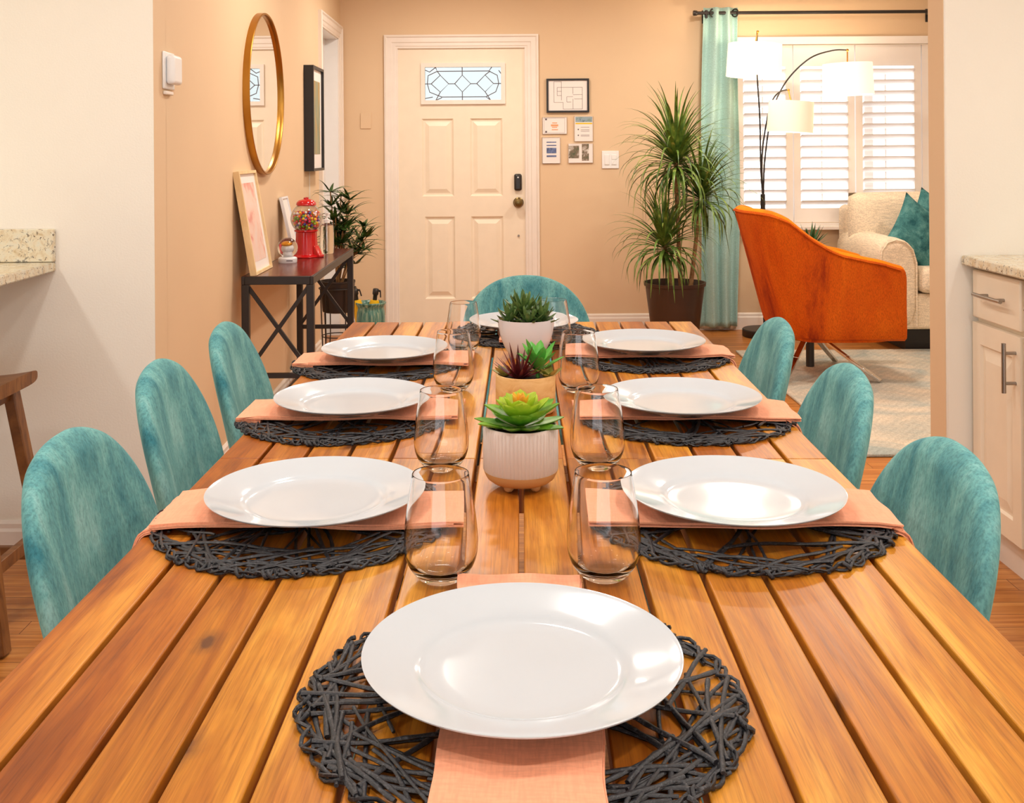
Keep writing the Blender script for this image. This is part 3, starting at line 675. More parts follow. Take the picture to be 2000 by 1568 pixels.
def rib(a, r_, z): return 1+(.030*abs(math.sin(a*30)) if .0255 < z < .0835 and r_ > .0495 else 0)
build('pot', MB().lathe([(.0, .012), (.030, .014), (.047, .022), (.0500, .0235), (.0506, .0245), (.0506, .0265), (.0506, .0815), (.0506, .084), (.0505, .0865), (.048, .0865), (.047, .084), (.047, .072), (0, .072)], 240, fr=rib), M['ribpot'], t, smooth=35)
build('pot_foot', MB().lathe([(0, .007), (.030, .007), (.040, .0095), (.0465, .0145), (.0498, .0205), (.0512, .0250), (.046, .0250), (0, .015)], 64), M['tanclay'], t, smooth=40)
for a in (-2.2, -.85, 1.6): build('foot', MB().sphere((.029*math.cos(a), .029*math.sin(a), .007), .0075, 12, 8, sq=(1, 1, .95)), M['tanclay'], t, smooth=60)
build('soil', MB().lathe([(0, .079), (.030, .0785), (.0468, .076), (.0468, .07), (0, .07)], 40), M['soil'], t, smooth=50)
pm = MB(); rp = random.Random(2)
for k in range(60):
    a = rp.random()*2*PI; q = .030+.015*rp.random(); pm.sphere((q*math.cos(a), q*math.sin(a), .078), rp.uniform(.0014, .0026), 6, 4, m=k % 3 // 2)
pb = build('pebbles', pm, [M['soil'], M['paper']], t, smooth=60); pb['kind'] = 'stuff'
def ros(el0, n, ln, wd, z, ph, curl, rr=.004):
    m = MB()
    for i in range(n):
        a = ph+2*PI*i/n+r.uniform(-.09, .09)
        fatleaf(m, (rr*math.cos(a), rr*math.sin(a), z), a, el0+r.uniform(-.07, .07), ln*r.uniform(.92, 1.06), wd, .0035, curl)
    return m
m = ros(.04, 9, .061, .0155, .0825, .2, .34); q = ros(.34, 9, .055, .0170, .088, .5, .3); m.add(q.v, q.f); build('outer_leaves', m, M['suc_a'], t, smooth=60)
m = ros(.62, 8, .046, .0155, .092, .1, .25); q = ros(.92, 6, .036, .0130, .097, .4, .25); m.add(q.v, q.f); build('inner_leaves', m, M['suc_b'], t, smooth=60)
m = ros(1.1, 5, .026, .007, .104, .0, .2, .002); q = ros(1.35, 3, .022, .0045, .110, .3, .1, .001); m.add(q.v, q.f); build('centre_leaves', m, M['suc_c'], t, smooth=60)
build('stem', MB().tube([(0, 0, .078), (0, 0, .112)], .006, 8), M['suc_a'], t)

t = thing('potted_succulent', 'mixed red and green succulents in a pale wooden bowl, middle of the three centrepieces', 'potted plant', (.056, 1.865, TZ))
build('pot', MB().lathe([(0, 0), (.047, 0), (.0515, .004), (.0535, .018), (.0535, .066), (.0525, .068), (.0495, .068), (.0485, .066), (.0485, .05), (0, .05)], 72), M['bowlwood'], t, smooth=40)
build('soil', MB().lathe([(0, .061), (.0484, .058), (.0484, .05), (0, .05)], 40), M['soil'], t, smooth=50)
m = MB()
for i in range(22):
    a = i*2.4; e = .35+.95*(i/22); spikeleaf(m, (-.012+.003*math.cos(a), -.012+.003*math.sin(a), .060), a, e, r.uniform(.048, .068)*(1+.12*(i > 15)), .0058, .0032, r.uniform(-.1, .3))
build('red_succulent', m, M['suc_red'], t, smooth=50)
m = MB()
for i in range(13):
    a = i*2.4; e = .45+.75*(i/13); fatleaf(m, (.022+.003*math.cos(a), .006+.003*math.sin(a), .072+.008*(i/13)), a, e, r.uniform(.044, .058), .0100, .002, .1, n=7)
m.tube([(.022, .004, .058), (.022, .006, .085)], .004, 6); build('green_succulent', m, M['suc_g2'], t, smooth=60)
m = MB()
for cx_, cy_, n_ in ((-.036, .004, 8), (.040, -.012, 7), (-.006, .03, 7)):
    for i in range(n_):
        a = i*2.4+cx_*50; fatleaf(m, (cx_, cy_, .062), a, .18+.6*(i/n_), r.uniform(.024, .034), .0075, .002, .3, n=6)
build('olive_succulent', m, M['suc_olive'], t, smooth=60)

t = thing('potted_succulent', 'spiky dark green haworthia clump in a smooth white bowl, farthest of the three centrepieces', 'potted plant', (.073, 2.36, TZ))
build('pot', MB().lathe(smoothprof([(0, 0), (.030, 0), (.036, .003), (.050, .025), (.060, .055), (.0645, .085), (.0645, .0865), (.0615, .0865), (.059, .075), (0, .07)], 2), 64), M['whitepot'], t, smooth=50)
build('soil', MB().lathe([(0, .078), (.0602, .0755), (.0602, .07), (0, .07)], 40), M['soil'], t, smooth=50)
m = MB()
for cx_, cy_, cz_, s_ in ((0, 0, .084, 1.1), (-.036, -.014, .078, .85), (.036, -.016, .078, .85), (.004, -.040, .078, .75), (-.02, .03, .084, .9), (.03, .03, .08, .85), (-.005, -.01, .10, 1.0)):
    for i in range(15):
        a = i*2.4+cx_*90; e = .05+1.2*(i/15); fatleaf(m, (cx_+.004*math.cos(a), cy_+.004*math.sin(a), cz_+.014*(i/15)), a, e, r.uniform(.040, .054)*s_, .0058, .0032, .45, n=7, k=6)
build('leaves', m, M['aloe'], t, smooth=50)

# ---------------------------------------------------------------- dining chairs
# every chair back is a rounded, wrapped, leaning shell; local +X is the way the chair faces
ZT, HW, ZM, NN = .835, .199, .625, 2.228
def chair_mesh():
    m = MB(); rows = 26; nu = 20
    zs = [.43+(ZM-.43)*i/9 for i in range(9)]+[ZM+(ZT-ZM)*math.sin(PI/2*i/18) for i in range(19)]
    rings = []
    for z in zs:
        if z > ZM: h = HW*max(0, 1-((z-ZM)/(ZT-ZM))**NN)**(1/NN)
        else: h = HW*(1-.33*(ZM-z)*1.1)
        h = max(h*1.07, .002)
        def cen(y): return -.18*(z-.577)+(.017+.091*(ZT-z))*(y/HW)**2
        top = max(0., min(1., (ZT-z)/.03))**.5 if z > ZT-.03 else 1
        ring = []
        for j in range(nu):
            a = 2*PI*j/nu; c = math.cos(a); s = math.sin(a)
            y = h*math.copysign(abs(c)**.62, c); th = .023*top*math.copysign(abs(s)**.7, s)
            ring.append((cen(y)+th, y*(.998), z))
        rings.append(ring)
    m.loft(rings); return m
CH = [('L1', -.584, 1.514, 0., 'left side of the table, nearest the camera'), ('L2', -.617, 2.037, .05, 'middle of the left side of the table'),
      ('L3', -.603, 2.490, .035, 'farthest on the left side of the table'), ('R1', .589, 1.430, PI-.03, 'right side of the table, nearest the camera'),
      ('R2', .625, 1.950, PI-.07, 'middle of the right side, before the pale rug'), ('R3', .644, 2.500, PI-.06, 'farthest right, before the orange armchair'),
      ('E', .105, 3.36, -PI/2, 'at the far end before the front door')]
ch0 = None
for i, (k, x, y, a, w) in enumerate(CH):
    lab = 'teal velvet dining chair with rounded back, '+w
    if ch0 is None:
        ch0 = t = thing('dining_chair', lab, 'chair', (x, y, 0), a, 'teal velvet dining chairs')
        bk = build('backrest', chair_mesh(), M['teal'], t, smooth=80, sub=1)
        sm = MB(); prof = []
        def srow(z, s_, o=0):
            return [(.20+(.225*s_)*math.copysign(abs(math.cos(q))**.7, math.cos(q))+o, (.215*s_)*math.copysign(abs(math.sin(q))**.75, math.sin(q)), z) for q in [2*PI*j/36 for j in range(36)]]
        sm.loft([srow(.395, .5), srow(.398, .85), srow(.41, .97), srow(.435, 1.0), srow(.455, .98), srow(.470, .90), srow(.474, .6), srow(.470, .2)])
        build('seat', sm, M['teal'], t, smooth=80, sub=1)
        for lx in (.04, .36):
            for ly in (-.15, .15):
                build('leg', MB().tube([(lx, ly, .40), (lx+(.07 if lx > .2 else -.06), ly*1.35, .006)], lambda u: .014-.005*u, 12), M['black'], t, smooth=60)
    else:
        dup(ch0, (x, y, 0), a, lab, 'teal velvet dining chairs')

# ---------------------------------------------------------------- console table and what stands on it
CZ = .745
t = thing('console_table', 'narrow console table with black metal X-braced frame against the left wall', 'table', (-.865, 4.78, 0))
hx, hy = .145, .60
build('console_top', MB().box(-hx+.008, hx-.008, -hy+.008, hy-.008, CZ-.016, CZ), M['console'], t, bevel=.002)
f = MB()
for x in (-hx, hx-.014): f.box(x, x+.014, -hy, hy, CZ-.034, CZ-.001)
for y in (-hy, hy-.014): f.box(-hx+.014, hx-.014, y, y+.014, CZ-.034, CZ-.001)
build('top_frame', f, M['black'], t, bevel=.002)
for x in (-hx+.015, hx-.015):
    for y in (-hy+.015, hy-.015): build('leg', MB().box(x-.015, x+.015, y-.015, y+.015, 0, CZ-.034), M['black'], t, bevel=.002)
for y in (-hy+.015, hy-.015):
    zt, zb = CZ-.04, .36
    build('cross_brace', MB().bar((-hx+.02, y+.004, zt), (hx-.02, y+.004, zb), .013, .016).bar((hx-.02, y-.004, zt), (-hx+.02, y-.004, zb), .013, .016), M['black'], t, bevel=.001)
    build('end_rail', MB().box(-hx+.03, hx-.03, y-.01, y+.01, .335, .355), M['black'], t, bevel=.002)
build('back_rail', MB().box(-hx+.005, -hx+.025, -hy+.03, hy-.03, .08, .10), M['black'], t)

t = thing('framed_picture', 'pink art print in a light wood frame leaning at the console near end', 'picture', (-.952, 4.355, CZ+.0015)); t.rotation_euler = (0, -.165, 0)
fm = MB().plate(-.155, .155, 0, .425, 0, .026, [(-.143, .143, .012, .413)]); fm.v = [(-y, x, z) for x, y, z in fm.v]
build('picture_frame', fm, M['pine'], t, bevel=.0015)
build('mat_board', MB().box(-.020, -.010, -.144, .144, .011, .414), M['paper'], t)
build('print', MB().box(-.010, -.009, -.105, .105, .05, .375), M['art_pink'], t)
t = thing('framed_card', 'small white frame leaning on the wall behind the red gumball machine', 'picture', (-.962, 5.14, CZ+.001)); t.rotation_euler = (0, -.22, 0)
fm = MB().plate(-.075, .075, 0, .285, 0, .014, [(-.065, .065, .01, .275)]); fm.v = [(-y, x, z) for x, y, z in fm.v]
build('picture_frame', fm, M['whitepot'], t, bevel=.0015); build('card', MB().box(-.010, -.006, -.066, .066, .009, .276), M['paper'], t)

t = thing('snow_globe', 'small glass globe with gold scene on a white base, beside the gumball machine', 'snow globe', (-.925, 4.70, CZ))
build('base', MB().lathe([(0, 0), (.040, 0), (.042, .003), (.042, .020), (.038, .024), (.034, .026), (0, .026)], 40), M['whitepot'], t, smooth=40)
build('glass_ball', MB().sphere((0, 0, .067), .045, 32, 20), M['solidglass'], t, smooth=80)
build('figure', MB().sphere((0, 0, .064), .020, 14, 10, sq=(1, 1, .8)).sphere((0, 0, .045), .016, 12, 8), M['whitepot'], t, smooth=60)
build('gold_cap', MB().sphere((-.002, -.004, .080), .015, 14, 8, sq=(1.3, 1.2, .6)), M['gold'], t, smooth=60)
build('base_mark', MB().box(.002, .030, -.0425, -.041, .010, .014), M['ink'], t)

t = thing('gumball_machine', 'red gumball machine with a glass globe full of coloured gumballs', 'gumball machine', (-.885, 4.95, CZ))
def flut(a, r_, z): return 1+.02*math.cos(a*14) if .012 < z < .12 else 1
build('base', MB().lathe([(0, 0), (.072, 0), (.074, .004), (.070, .009), (.056, .014), (.054, .022), (.049, .10), (.049, .118), (.056, .122), (.056, .130), (0, .130)], 84, fr=flut), M['red'], t, smooth=35)
build('chute', MB().loft([[(x, y, z) for x, y in ((-.020, w_), (.020, w_), (.020, -.04), (-.020, -.04))] for z, w_ in ((.0, -.085), (.012, -.085), (.014, -.078), (.055, -.055))]).xf(Matrix.Rotation(1.2, 4, 'Z')), M['red'], t, bevel=.003)
glb = [(.046, .128), (.062, .142), (.072, .165), (.074, .185), (.068, .210), (.055, .232), (.040, .245)]
build('globe', MB().lathe(smoothprof(glb, 3)+[(r_-.002, z) for r_, z in smoothprof(glb, 3)[::-1]], 40), M['glass'], t, smooth=70)
build('lid', MB().lathe([(0, .243), (.044, .243), (.048, .247), (.046, .258), (.036, .268), (.018, .273), (.012, .275), (.012, .281), (0, .283)], 40), M['red'], t, smooth=45)
gc = [plain('gumball_%s' % n_, c, .2) for n_, c in (('red', (215, 30, 30)), ('yellow', (250, 205, 30)), ('blue', (50, 60, 150)), ('orange', (245, 120, 20)), ('white', (240, 235, 235)), ('green', (120, 170, 40)), ('pink', (225, 60, 110)))]
r = random.Random(5); gm = MB(); P = []
for k in range(4000):
    z = r.uniform(.137, .213); rad = .062 if z < .15 else .064; rad = {0: .048, 1: .055}.get(int((z-.137)/.01), .061)
    a = r.random()*2*PI; q = rad*math.sqrt(r.random()) if k % 4 else rad
    p = Vector((q*math.cos(a), q*math.sin(a), z))
    if all((p-o_).length > .0122 for o_ in P): P.append(p)
for p in P: gm.sphere(p, .0066, 8, 6, m=r.randrange(7))
gb = build('gumballs', gm, gc, t, smooth=80); gb['kind'] = 'stuff'

t = thing('sanitizer_bottle', 'clear pump bottle of gel standing behind the gumball machine', 'bottle', (-.815, 5.12, CZ))
build('bottle', MB().lathe([(0, 0), (.032, 0), (.034, .004), (.034, .128), (.030, .138), (.014, .146), (.014, .152), (0, .152)], 32), M['gel'], t, smooth=40)
build('pump', MB().lathe([(0, .150), (.016, .150), (.016, .165), (.008, .168), (.005, .172), (.005, .190), (.009, .192), (.009, .200), (0, .2)], 20).bar((0, 0, .196), (.018, -.030, .194), .009, .007), M['white'], t, smooth=40)
build('dip_tube', MB().tube([(0, 0, .012), (0, 0, .15)], .0025, 6), M['white'], t)

# ---------------------------------------------------------------- plants
def blade(m, base, az, el, ln, wd, droop, seg=9, mi=0, tw_=0):
    p = Vector(base); side = Vector((-math.sin(az), math.cos(az), 0)); L_, Cc, R2 = [], [], []; e = el
    for i in range(seg+1):
        t_ = i/seg; d = Vector((math.cos(az)*math.cos(e), math.sin(az)*math.cos(e), math.sin(e))); up = d.cross(side)*-1
        w = wd*(min(1, .45+t_*4) if t_ < .2 else 1)*(1-max(0, (t_-.25)/.75)**1.3)+.0003
        L_.append(p+side*w+up*w*.35); Cc.append(p.copy()); R2.append(p-side*w+up*w*.35)
        p = p+d*(ln/seg); e -= droop*(t_**.8)*(1.6/seg)*(1.2 if e > -1.35 else 0)
    n = seg+1; v = L_+Cc+R2; f = []
    for i in range(seg): f += [(i, i+1, n+i+1, n+i), (n+i, n+i+1, 2*n+i+1, 2*n+i)]
    m.add(v, f, mi)
t = thing('potted_dracaena', 'tall potted dracaena with three leafy heads beside the aqua curtain', 'potted plant', (1.128, 6.5, 0))
build('pot', MB().lathe([(0, 0), (.128, 0), (.134, .006), (.182, .395), (.190, .398), (.192, .418), (.184, .418), (.178, .395), (.170, .36), (0, .36)], 64), M['terra'], t, smooth=40)
build('soil', MB().lathe([(0, .375), (.172, .368), (.172, .35), (0, .35)], 40), M['soil'], t, smooth=50)
S_ = 314.
def P(px, py, d): X = (px-962)*(6.5+d)/2040-1.128; return (X, d, 1.24-(py-295)*(6.5+d)/2040)
heads = [((1320, 318), 0., (1328, 545), 145, 1.0, (1322, 440)), ((1368, 388), .04, (1346, 545), 120, .9, (1360, 460)), ((1296, 482), -.06, (1312, 548), 115, .85, (1305, 515))]
r = random.Random(12)
for (hx_, hy_), d, (bx, by), n, s, (mx_, my_) in heads:
    a = P(bx, by, d*.5); b_ = P(hx_, hy_, d); mid = P(mx_, my_, d*.8); a = (a[0], a[1], .36)
    pts = [Vector(a)*(1-u)**2+Vector(mid)*2*u*(1-u)+Vector(b_)*u*u for u in [i/14 for i in range(15)]]
    build('trunk', MB().tube(pts+[Vector(b_)+Vector((0, 0, .06*s))], lambda u: .0150-.004*u+.0012*math.sin(u*90), 10), M['trunk'], t, smooth=70)
    m = MB()
    for i in range(n):
        u = i/n; az = i*2.39996+r.uniform(-.2, .2); el = -.6+2.05*u**.85+r.uniform(-.12, .12)
        ln = (.38+.13*r.random())*s*(1 if u > .15 else .9); dr_ = (3.0-2.3*u)*r.uniform(.75, 1.25)
        blade(m, (b_[0]+.010*math.cos(az), b_[1]+.010*math.sin(az), b_[2]-.05*s+.11*u*s), az, el, ln, .0104*(.85+.3*r.random()), dr_, 10)
    build('leaves', m, M['drac'], t, smooth=60, recalc=False)

t = thing('plant_stand_palm', 'small lady palm in a dark pot on a black wire stand behind the console', 'potted plant', (-.885, 5.93, 0))
build('pot', MB().lathe([(0, .335), (.080, .335), (.086, .34), (.098, .50), (.101, .502), (.101, .512), (.096, .512), (.092, .495), (0, .49)], 40), M['darkpot'], t, smooth=40)
for k in range(4):
    a = PI/4+k*PI/2; c, s = math.cos(a), math.sin(a); u = (-s*.022, c*.022)
    build('hairpin_leg', MB().tube([(c*.103+u[0], s*.103+u[1], .47), (c*.095+u[0]*.8, s*.095+u[1]*.8, .20), (c*.100+u[0]*.3, s*.100+u[1]*.3, .008), (c*.100-u[0]*.3, s*.100-u[1]*.3, .008), (c*.095-u[0]*.8, s*.095-u[1]*.8, .20), (c*.103-u[0], s*.103-u[1], .47)], .0035, 6), M['black'], t, smooth=60)
build('stand_ring', MB().tube([(.104*math.cos(q), .104*math.sin(q), .47) for q in [2*PI*j/32 for j in range(32)]], .004, 6, closed=True).tube([(.09*math.cos(q), .09*math.sin(q), .20) for q in [2*PI*j/32 for j in range(32)]], .003, 6, closed=True), M['black'], t, smooth=60)
r = random.Random(8); m = MB(); st = MB()
tips = [(-.03, -.05, 1.02), (.02, .02, .99), (.06, .05, .90), (.15, .02, .82), (.0, -.06, .88), (.04, -.06, .80), (.10, .08, .72), (-.01, .06, .82), (.12, -.04, .68), (.02, .09, .74), (.17, -.02, .76), (.07, .0, .97), (-.01, .0, .78), (.05, .03, .66)]
for tx, ty, tz in tips:
    st.tube([(tx*.15, ty*.15, .49), (tx*.5, ty*.5, .49+(tz-.49)*.6), (tx, ty, tz)], .0035, 6)
    for hz in ([0, .08, .16] if tz > .8 else [0, .07]):
        for i in range(9):
            az = i*2.4+tx*30+hz*9; blade(m, (tx*(1-hz*1.5), ty*(1-hz*1.5), tz-hz), az, r.uniform(-.1, .9), r.uniform(.10, .17), .0095, r.uniform(.5, 1.4), 6)
build('canes', st, M['trunk'], t, smooth=60); build('leaves', m, M['bamboo'], t, smooth=60, recalc=False)

t = thing('glazed_pot', 'round teal glazed pot on the floor in the corner left of the front door', 'pot', (-.80, 6.80, 0))
build('pot_body', MB().lathe(smoothprof([(0, 0), (.075, 0), (.088, .02), (.094, .12), (.092, .20), (.086, .228), (.098, .252), (.100, .262), (.092, .262), (.082, .235), (.080, .05), (0, .03)], 2), 48), M['tealglaze'], t, smooth=60)
for k, (x, y, a) in enumerate(((-.058, .0, -.15), (.0, -.01, .12))):
    t = thing('garden_sprayer', 'black handled yellow tool standing in the teal pot, '+('left one' if k == 0 else 'right one'), 'tool', (-.80+x, 6.80+y, .05), 0, 'tools in the teal pot'); t.rotation_euler = (0, a, 0)
    build('yellow_body', MB().lathe([(0, 0), (.03, 0), (.031, .17), (.034, .20), (.028, .228), (0, .23)], 20), M['yellow'], t, smooth=50)
    build('black_handle', MB().lathe([(0, .225), (.014, .225), (.014, .26), (.020, .268), (.020, .30), (.014, .305), (0, .305)], 16).bar((0, 0, .295), (.032, 0, .290), .014, .012).bar((.03, 0, .29), (.036, 0, .25), .008, .008), M['darkplastic'], t, smooth=50)

# ---------------------------------------------------------------- living room
tag(build('area_rug', MB().box(1.476, 4.2, 4.19, 6.38, .001, .014), M['rug'], bevel=.004), 'pale grey and beige patterned area rug under the orange armchair', 'rug')

def armchair():
    t = thing('armchair', 'orange velvet barrel swivel armchair with chrome legs, side turned to the camera', 'armchair', (1.725, 5.70, .014), .0)
    n = 60; TH = .075; Lx = .36; Wy = .345; ZB = .225
    def plan(s):   # s 0..1: front of near arm -> back -> front of far arm ; returns outer point, normal, backness
        a = PI*(s) ; e = .62
        # superellipse half opening to +x
        ang = -PI/2-PI*s
        x = math.cos(ang); y = math.sin(ang)
        return x, y
    pts = []
    arm = 9
    for i in range(arm): pts.append((Lx-(Lx+.02)*i/arm, -Wy, 0))
    for i in range(31):
        a = -PI/2-PI*i/30; c, s = math.cos(a), math.sin(a)
        pts.append((-.02+.36*math.copysign(abs(c)**.72, c), Wy*math.copysign(abs(s)**.72, s), abs(c)))
    for i in range(1, arm+1): pts.append((-.02+(Lx+.02)*i/arm, Wy, 0))
    k = len(pts); rings = []; pip = []; inner_strip = MB()
    def topz(x):   # seen profile of the rim
        P_ = [(.40, .58), (.34, .612), (.23, .645), (.05, .68), (-.07, .722), (-.15, .785), (-.24, .865), (-.31, .892), (-.36, .90), (-.42, .90)]
        for (xa, za), (xb, zb) in zip(P_, P_[1:]):
            if xb <= x <= xa: u = (xa-x)/(xa-xb); u = u*u*(3-2*u)*.4+u*.6; return za+(zb-za)*u
        return P_[0][1] if x > P_[0][0] else P_[-1][1]
    for i, (x, y, b_) in enumerate(pts):
        p0 = pts[max(i-1, 0)]; p1 = pts[min(i+1, k-1)]; tx, ty = p1[0]-p0[0], p1[1]-p0[1]; l = math.hypot(tx, ty); nx, ny = ty/l, -tx/l   # left/outwards
        nx, ny = -ny*0+nx, ny
        if nx*(x+.02)+ny*y < 0: nx, ny = -nx, -ny
        zt = topz(x-.02)
        endf = 1.0
        ring = []
        for (o, z) in ((0, ZB), (0, ZB+.12), (0, (ZB+zt)/2), (0, zt-.06), (0, zt-.012), (-.006, zt-.002), (-.022, zt+.008), (-TH*.5, zt+.014), (-TH+.018, zt+.010), (-TH+.002, zt-.006), (-TH, zt-.06), (-TH, (zt+.36)/2), (-TH, .36), (-TH, ZB)):
            lean = .26*(z-.86)*min(1, max(0, (.12-x)/.42)) ; 
            flare = .05*max(0, (z-ZB))*(1 if abs(y) > .2 else .2)
            ring.append((x+nx*o-lean+ (-.03*(z-.4) if x > .3 and z < .5 else 0), y+ny*o+math.copysign(flare*.5, y)*(1 if o > -.03 else .5), z))
        rings.append(ring); q = ring[4]; pip.append((q[0]+nx*.001, q[1]+ny*.001, q[2]))
    # rounded arm fronts
    def cap(ring, dx):
        c = Vector(ring[0])*0
        for p in ring: c += Vector(p)
        c /= len(ring); out = []
        for f_, g_ in ((.94, .45), (.80, .8), (.55, 1.0)):
            out.append([tuple(c+(Vector(p)-c)*Vector((1, 1, 1)).x*1.0 if False else Vector((c.x+(p[0]-c.x)+dx*g_, c.y+(p[1]-c.y)*f_, ZB+(p[2]-ZB)*(1-.45*(1-f_)**1.4)))) for p in ring])
        return out
    rr = cap(rings[0], .04)[::-1]+rings+cap(rings[-1], .04)
    m = MB(); nR = len(rr[0])
    m.loft(rr)
    # inner faces use the brighter orange: rim and inside columns
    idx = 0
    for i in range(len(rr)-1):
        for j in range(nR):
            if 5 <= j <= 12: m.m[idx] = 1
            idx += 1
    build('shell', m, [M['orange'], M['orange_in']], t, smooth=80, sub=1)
    build('piping', MB().tube(pip, .0045, 6), M['orange'], t, smooth=60)
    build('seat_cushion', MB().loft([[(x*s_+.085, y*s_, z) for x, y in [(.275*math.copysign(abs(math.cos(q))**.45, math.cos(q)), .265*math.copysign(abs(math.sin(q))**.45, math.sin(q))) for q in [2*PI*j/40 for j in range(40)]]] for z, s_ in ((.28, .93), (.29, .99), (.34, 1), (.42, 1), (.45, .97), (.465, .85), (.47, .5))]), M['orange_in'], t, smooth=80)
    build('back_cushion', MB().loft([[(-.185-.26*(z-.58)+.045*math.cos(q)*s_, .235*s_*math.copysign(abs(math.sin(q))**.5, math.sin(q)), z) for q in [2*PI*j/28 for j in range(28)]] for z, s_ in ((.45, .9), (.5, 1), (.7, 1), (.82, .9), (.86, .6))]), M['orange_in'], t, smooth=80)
    build('seat_base', MB().loft([[(x*s_, y*s_, z) for x, y in [(.105+.25*math.copysign(abs(math.cos(q))**.4, math.cos(q)), .325*math.copysign(abs(math.sin(q))**.4, math.sin(q))) for q in [2*PI*j/40 for j in range(40)]]] for z, s_ in ((.222, .93), (.225, .97), (.29, .97))]), M['orange'], t, smooth=50)
    build('post', MB().lathe([(0, .04), (.022, .04), (.022, .222), (0, .222)], 20), M['black'], t, smooth=40)
    for k_ in range(4):
        a = -PI/4+.12+k_*PI/2; c, s = math.cos(a), math.sin(a)
        build('leg', MB().bar((c*.06, s*.06, .205), (c*.20, s*.20, .115), .030, .014).bar((c*.20, s*.20, .115), (c*.38, s*.38, .008), .030, .014), M['chrome'], t, bevel=.002)
    return t
armchair()

# sofa
t = thing('sofa', 'beige upholstered sofa with rolled arm under the shuttered window', 'sofa', (2.42, 6.30, 0))
sx1 = 1.75
build('base', MB().box(.02, sx1, .0, .78, .145, .36), M['sofa'], t, bevel=.02, seg=3)
build('under_sofa_shade', MB().box(.10, sx1, .10, .72, .002, .145), M['black_wood'], t)  # black block standing in for the shade in the gap under the sofa
def armr(x0):
    rings = []
    for i, y in enumerate([-.02, -.012, .02, .35, .6, .76, .78]):
        s_ = [.90, .97, 1, 1, 1, .97, .9][i]; ring = []
        for (u, z) in ((0, .145), (0, .40), (-.005, .50), (-.01, .58), (.0, .645), (.03, .685), (.08, .705), (.14, .70), (.19, .675), (.225, .625), (.235, .56), (.235, .40), (.235, .145)):
            ring.append((x0+.115+(u-.115)*s_, y, .40+(z-.40+ (.05*max(0, y-.1)*0))*s_ if z > .2 else z))
        rings.append(ring)
    return MB().loft(rings)
build('arm', armr(-.10), M['sofa'], t, smooth=80, sub=1)
build('arm_panel_welt', MB().tube([(-.094+.0, -.026, .17), (-.094, -.026, .50), (-.085, -.026, .62), (-.05, -.026, .672), (.0, -.026, .688), (.055, -.026, .675), (.10, -.026, .63), (.123, -.026, .55), (.123, -.026, .17)], .005, 6), M['sofa'], t, smooth=60)
build('seat_cushion', MB().box(.145, .93, -.045, .62, .365, .52), M['sofa'], t, bevel=.045, seg=4)
build('seat_cushion', MB().box(.94, 1.72, -.045, .62, .365, .52), M['sofa'], t, bevel=.045, seg=4)
build('back_frame', MB().box(-.06, sx1, .66, .86, .145, .86), M['sofa'], t, bevel=.04, seg=4)
def puff(x0, x1, y0, y1, z0, z1, lean=.0, seed=0):
    cx_, cz_ = (x0+x1)/2, (z0+z1)/2; hx_, hz_ = (x1-x0)/2, (z1-z0)/2; m = MB()
    for sg in (-1, 1):
        def fn(u, v, sg=sg):
            a, b_ = 2*u-1, 2*v-1; d = (1-abs(a)**3.5)*(1-abs(b_)**3.5)
            return (cx_+a*hx_*(1-.03*b_*b_), (y0+y1)/2+sg*(y1-y0)/2*(max(0, d)**.4)+lean*b_*hz_+.008*math.sin(9*u+7*v+seed)*d, cz_+b_*hz_*(1-.03*a*a))
        m.grid(fn, 18, 18)
    return m
build('back_cushion', puff(-.09, .86, .44, .68, .50, .955, .10), M['sofa'], t, smooth=80, weld=True)
build('back_cushion', puff(.88, 1.72, .44, .68, .50, .955, .10, 2), M['sofa'], t, smooth=80, weld=True)
def pillow(name, label, loc, rot, s=.46, th=.15):
    m = MB()
    for sg in (-1, 1):
        def fn(u, v, sg=sg):
            a, b_ = 2*u-1, 2*v-1; d = (1-a*a)*(1-b_*b_); pin = 1-.07*(1-abs(a))*abs(b_)-.07*(1-abs(b_))*abs(a)
            x = a*s/2*(1-.10*(1-b_*b_)*abs(a)); z = b_*s/2*(1-.10*(1-a*a)*abs(b_))
            return (x, sg*th/2*max(0, d)**.55+.004*math.sin(8*a+5*b_)*d, z)
        m.grid(fn, 20, 20)
    o = build(name, m, M['pillow'], smooth=80, weld=True, loc=loc); o.rotation_euler = rot
    tag(o, label, 'pillow', 'teal pillows on the sofa')
pillow('throw_pillow', 'teal throw pillow on the sofa, the one in front', (2.64, 6.47, .695), (-.30, .62, .12), .40)
pillow('throw_pillow', 'teal throw pillow on the sofa, behind the front teal pillow', (2.80, 6.60, .745), (-.26, .52, .0), .37, .12)

# side table with plant
t = thing('side_table', 'small round glass and brass side table between armchair and sofa', 'side table', (2.06, 6.78, 0))
build('table_top', MB().lathe([(0, .0), (.17, 0), (.17, .01), (0, .01)], 48).xf(Matrix.Translation((0, 0, .53))), M['glass'], t, smooth=40)
build('rim', MB().tube([(.173*math.cos(q), .173*math.sin(q), .535) for q in [2*PI*j/48 for j in range(48)]], .007, 8, closed=True), M['brass'], t, smooth=60)
build('ring_base', MB().tube([(.15*math.cos(q), .15*math.sin(q), .02) for q in [2*PI*j/48 for j in range(48)]], .007, 8, closed=True), M['brass'], t, smooth=60)
for k in range(3):
    a = .5+k*2*PI/3; build('leg', MB().tube([(.165*math.cos(a), .165*math.sin(a), .53), (.15*math.cos(a), .15*math.sin(a), .02)], .007, 8), M['brass'], t, smooth=60)
t = thing('potted_agave', 'small dark green agave in a white pot on the side table', 'potted plant', (2.06, 6.78, .5405))
build('pot', MB().lathe([(0, 0), (.042, 0), (.047, .004), (.056, .085), (.051, .085), (.049, .07), (0, .07)], 36), M['whitepot'], t, smooth=40)
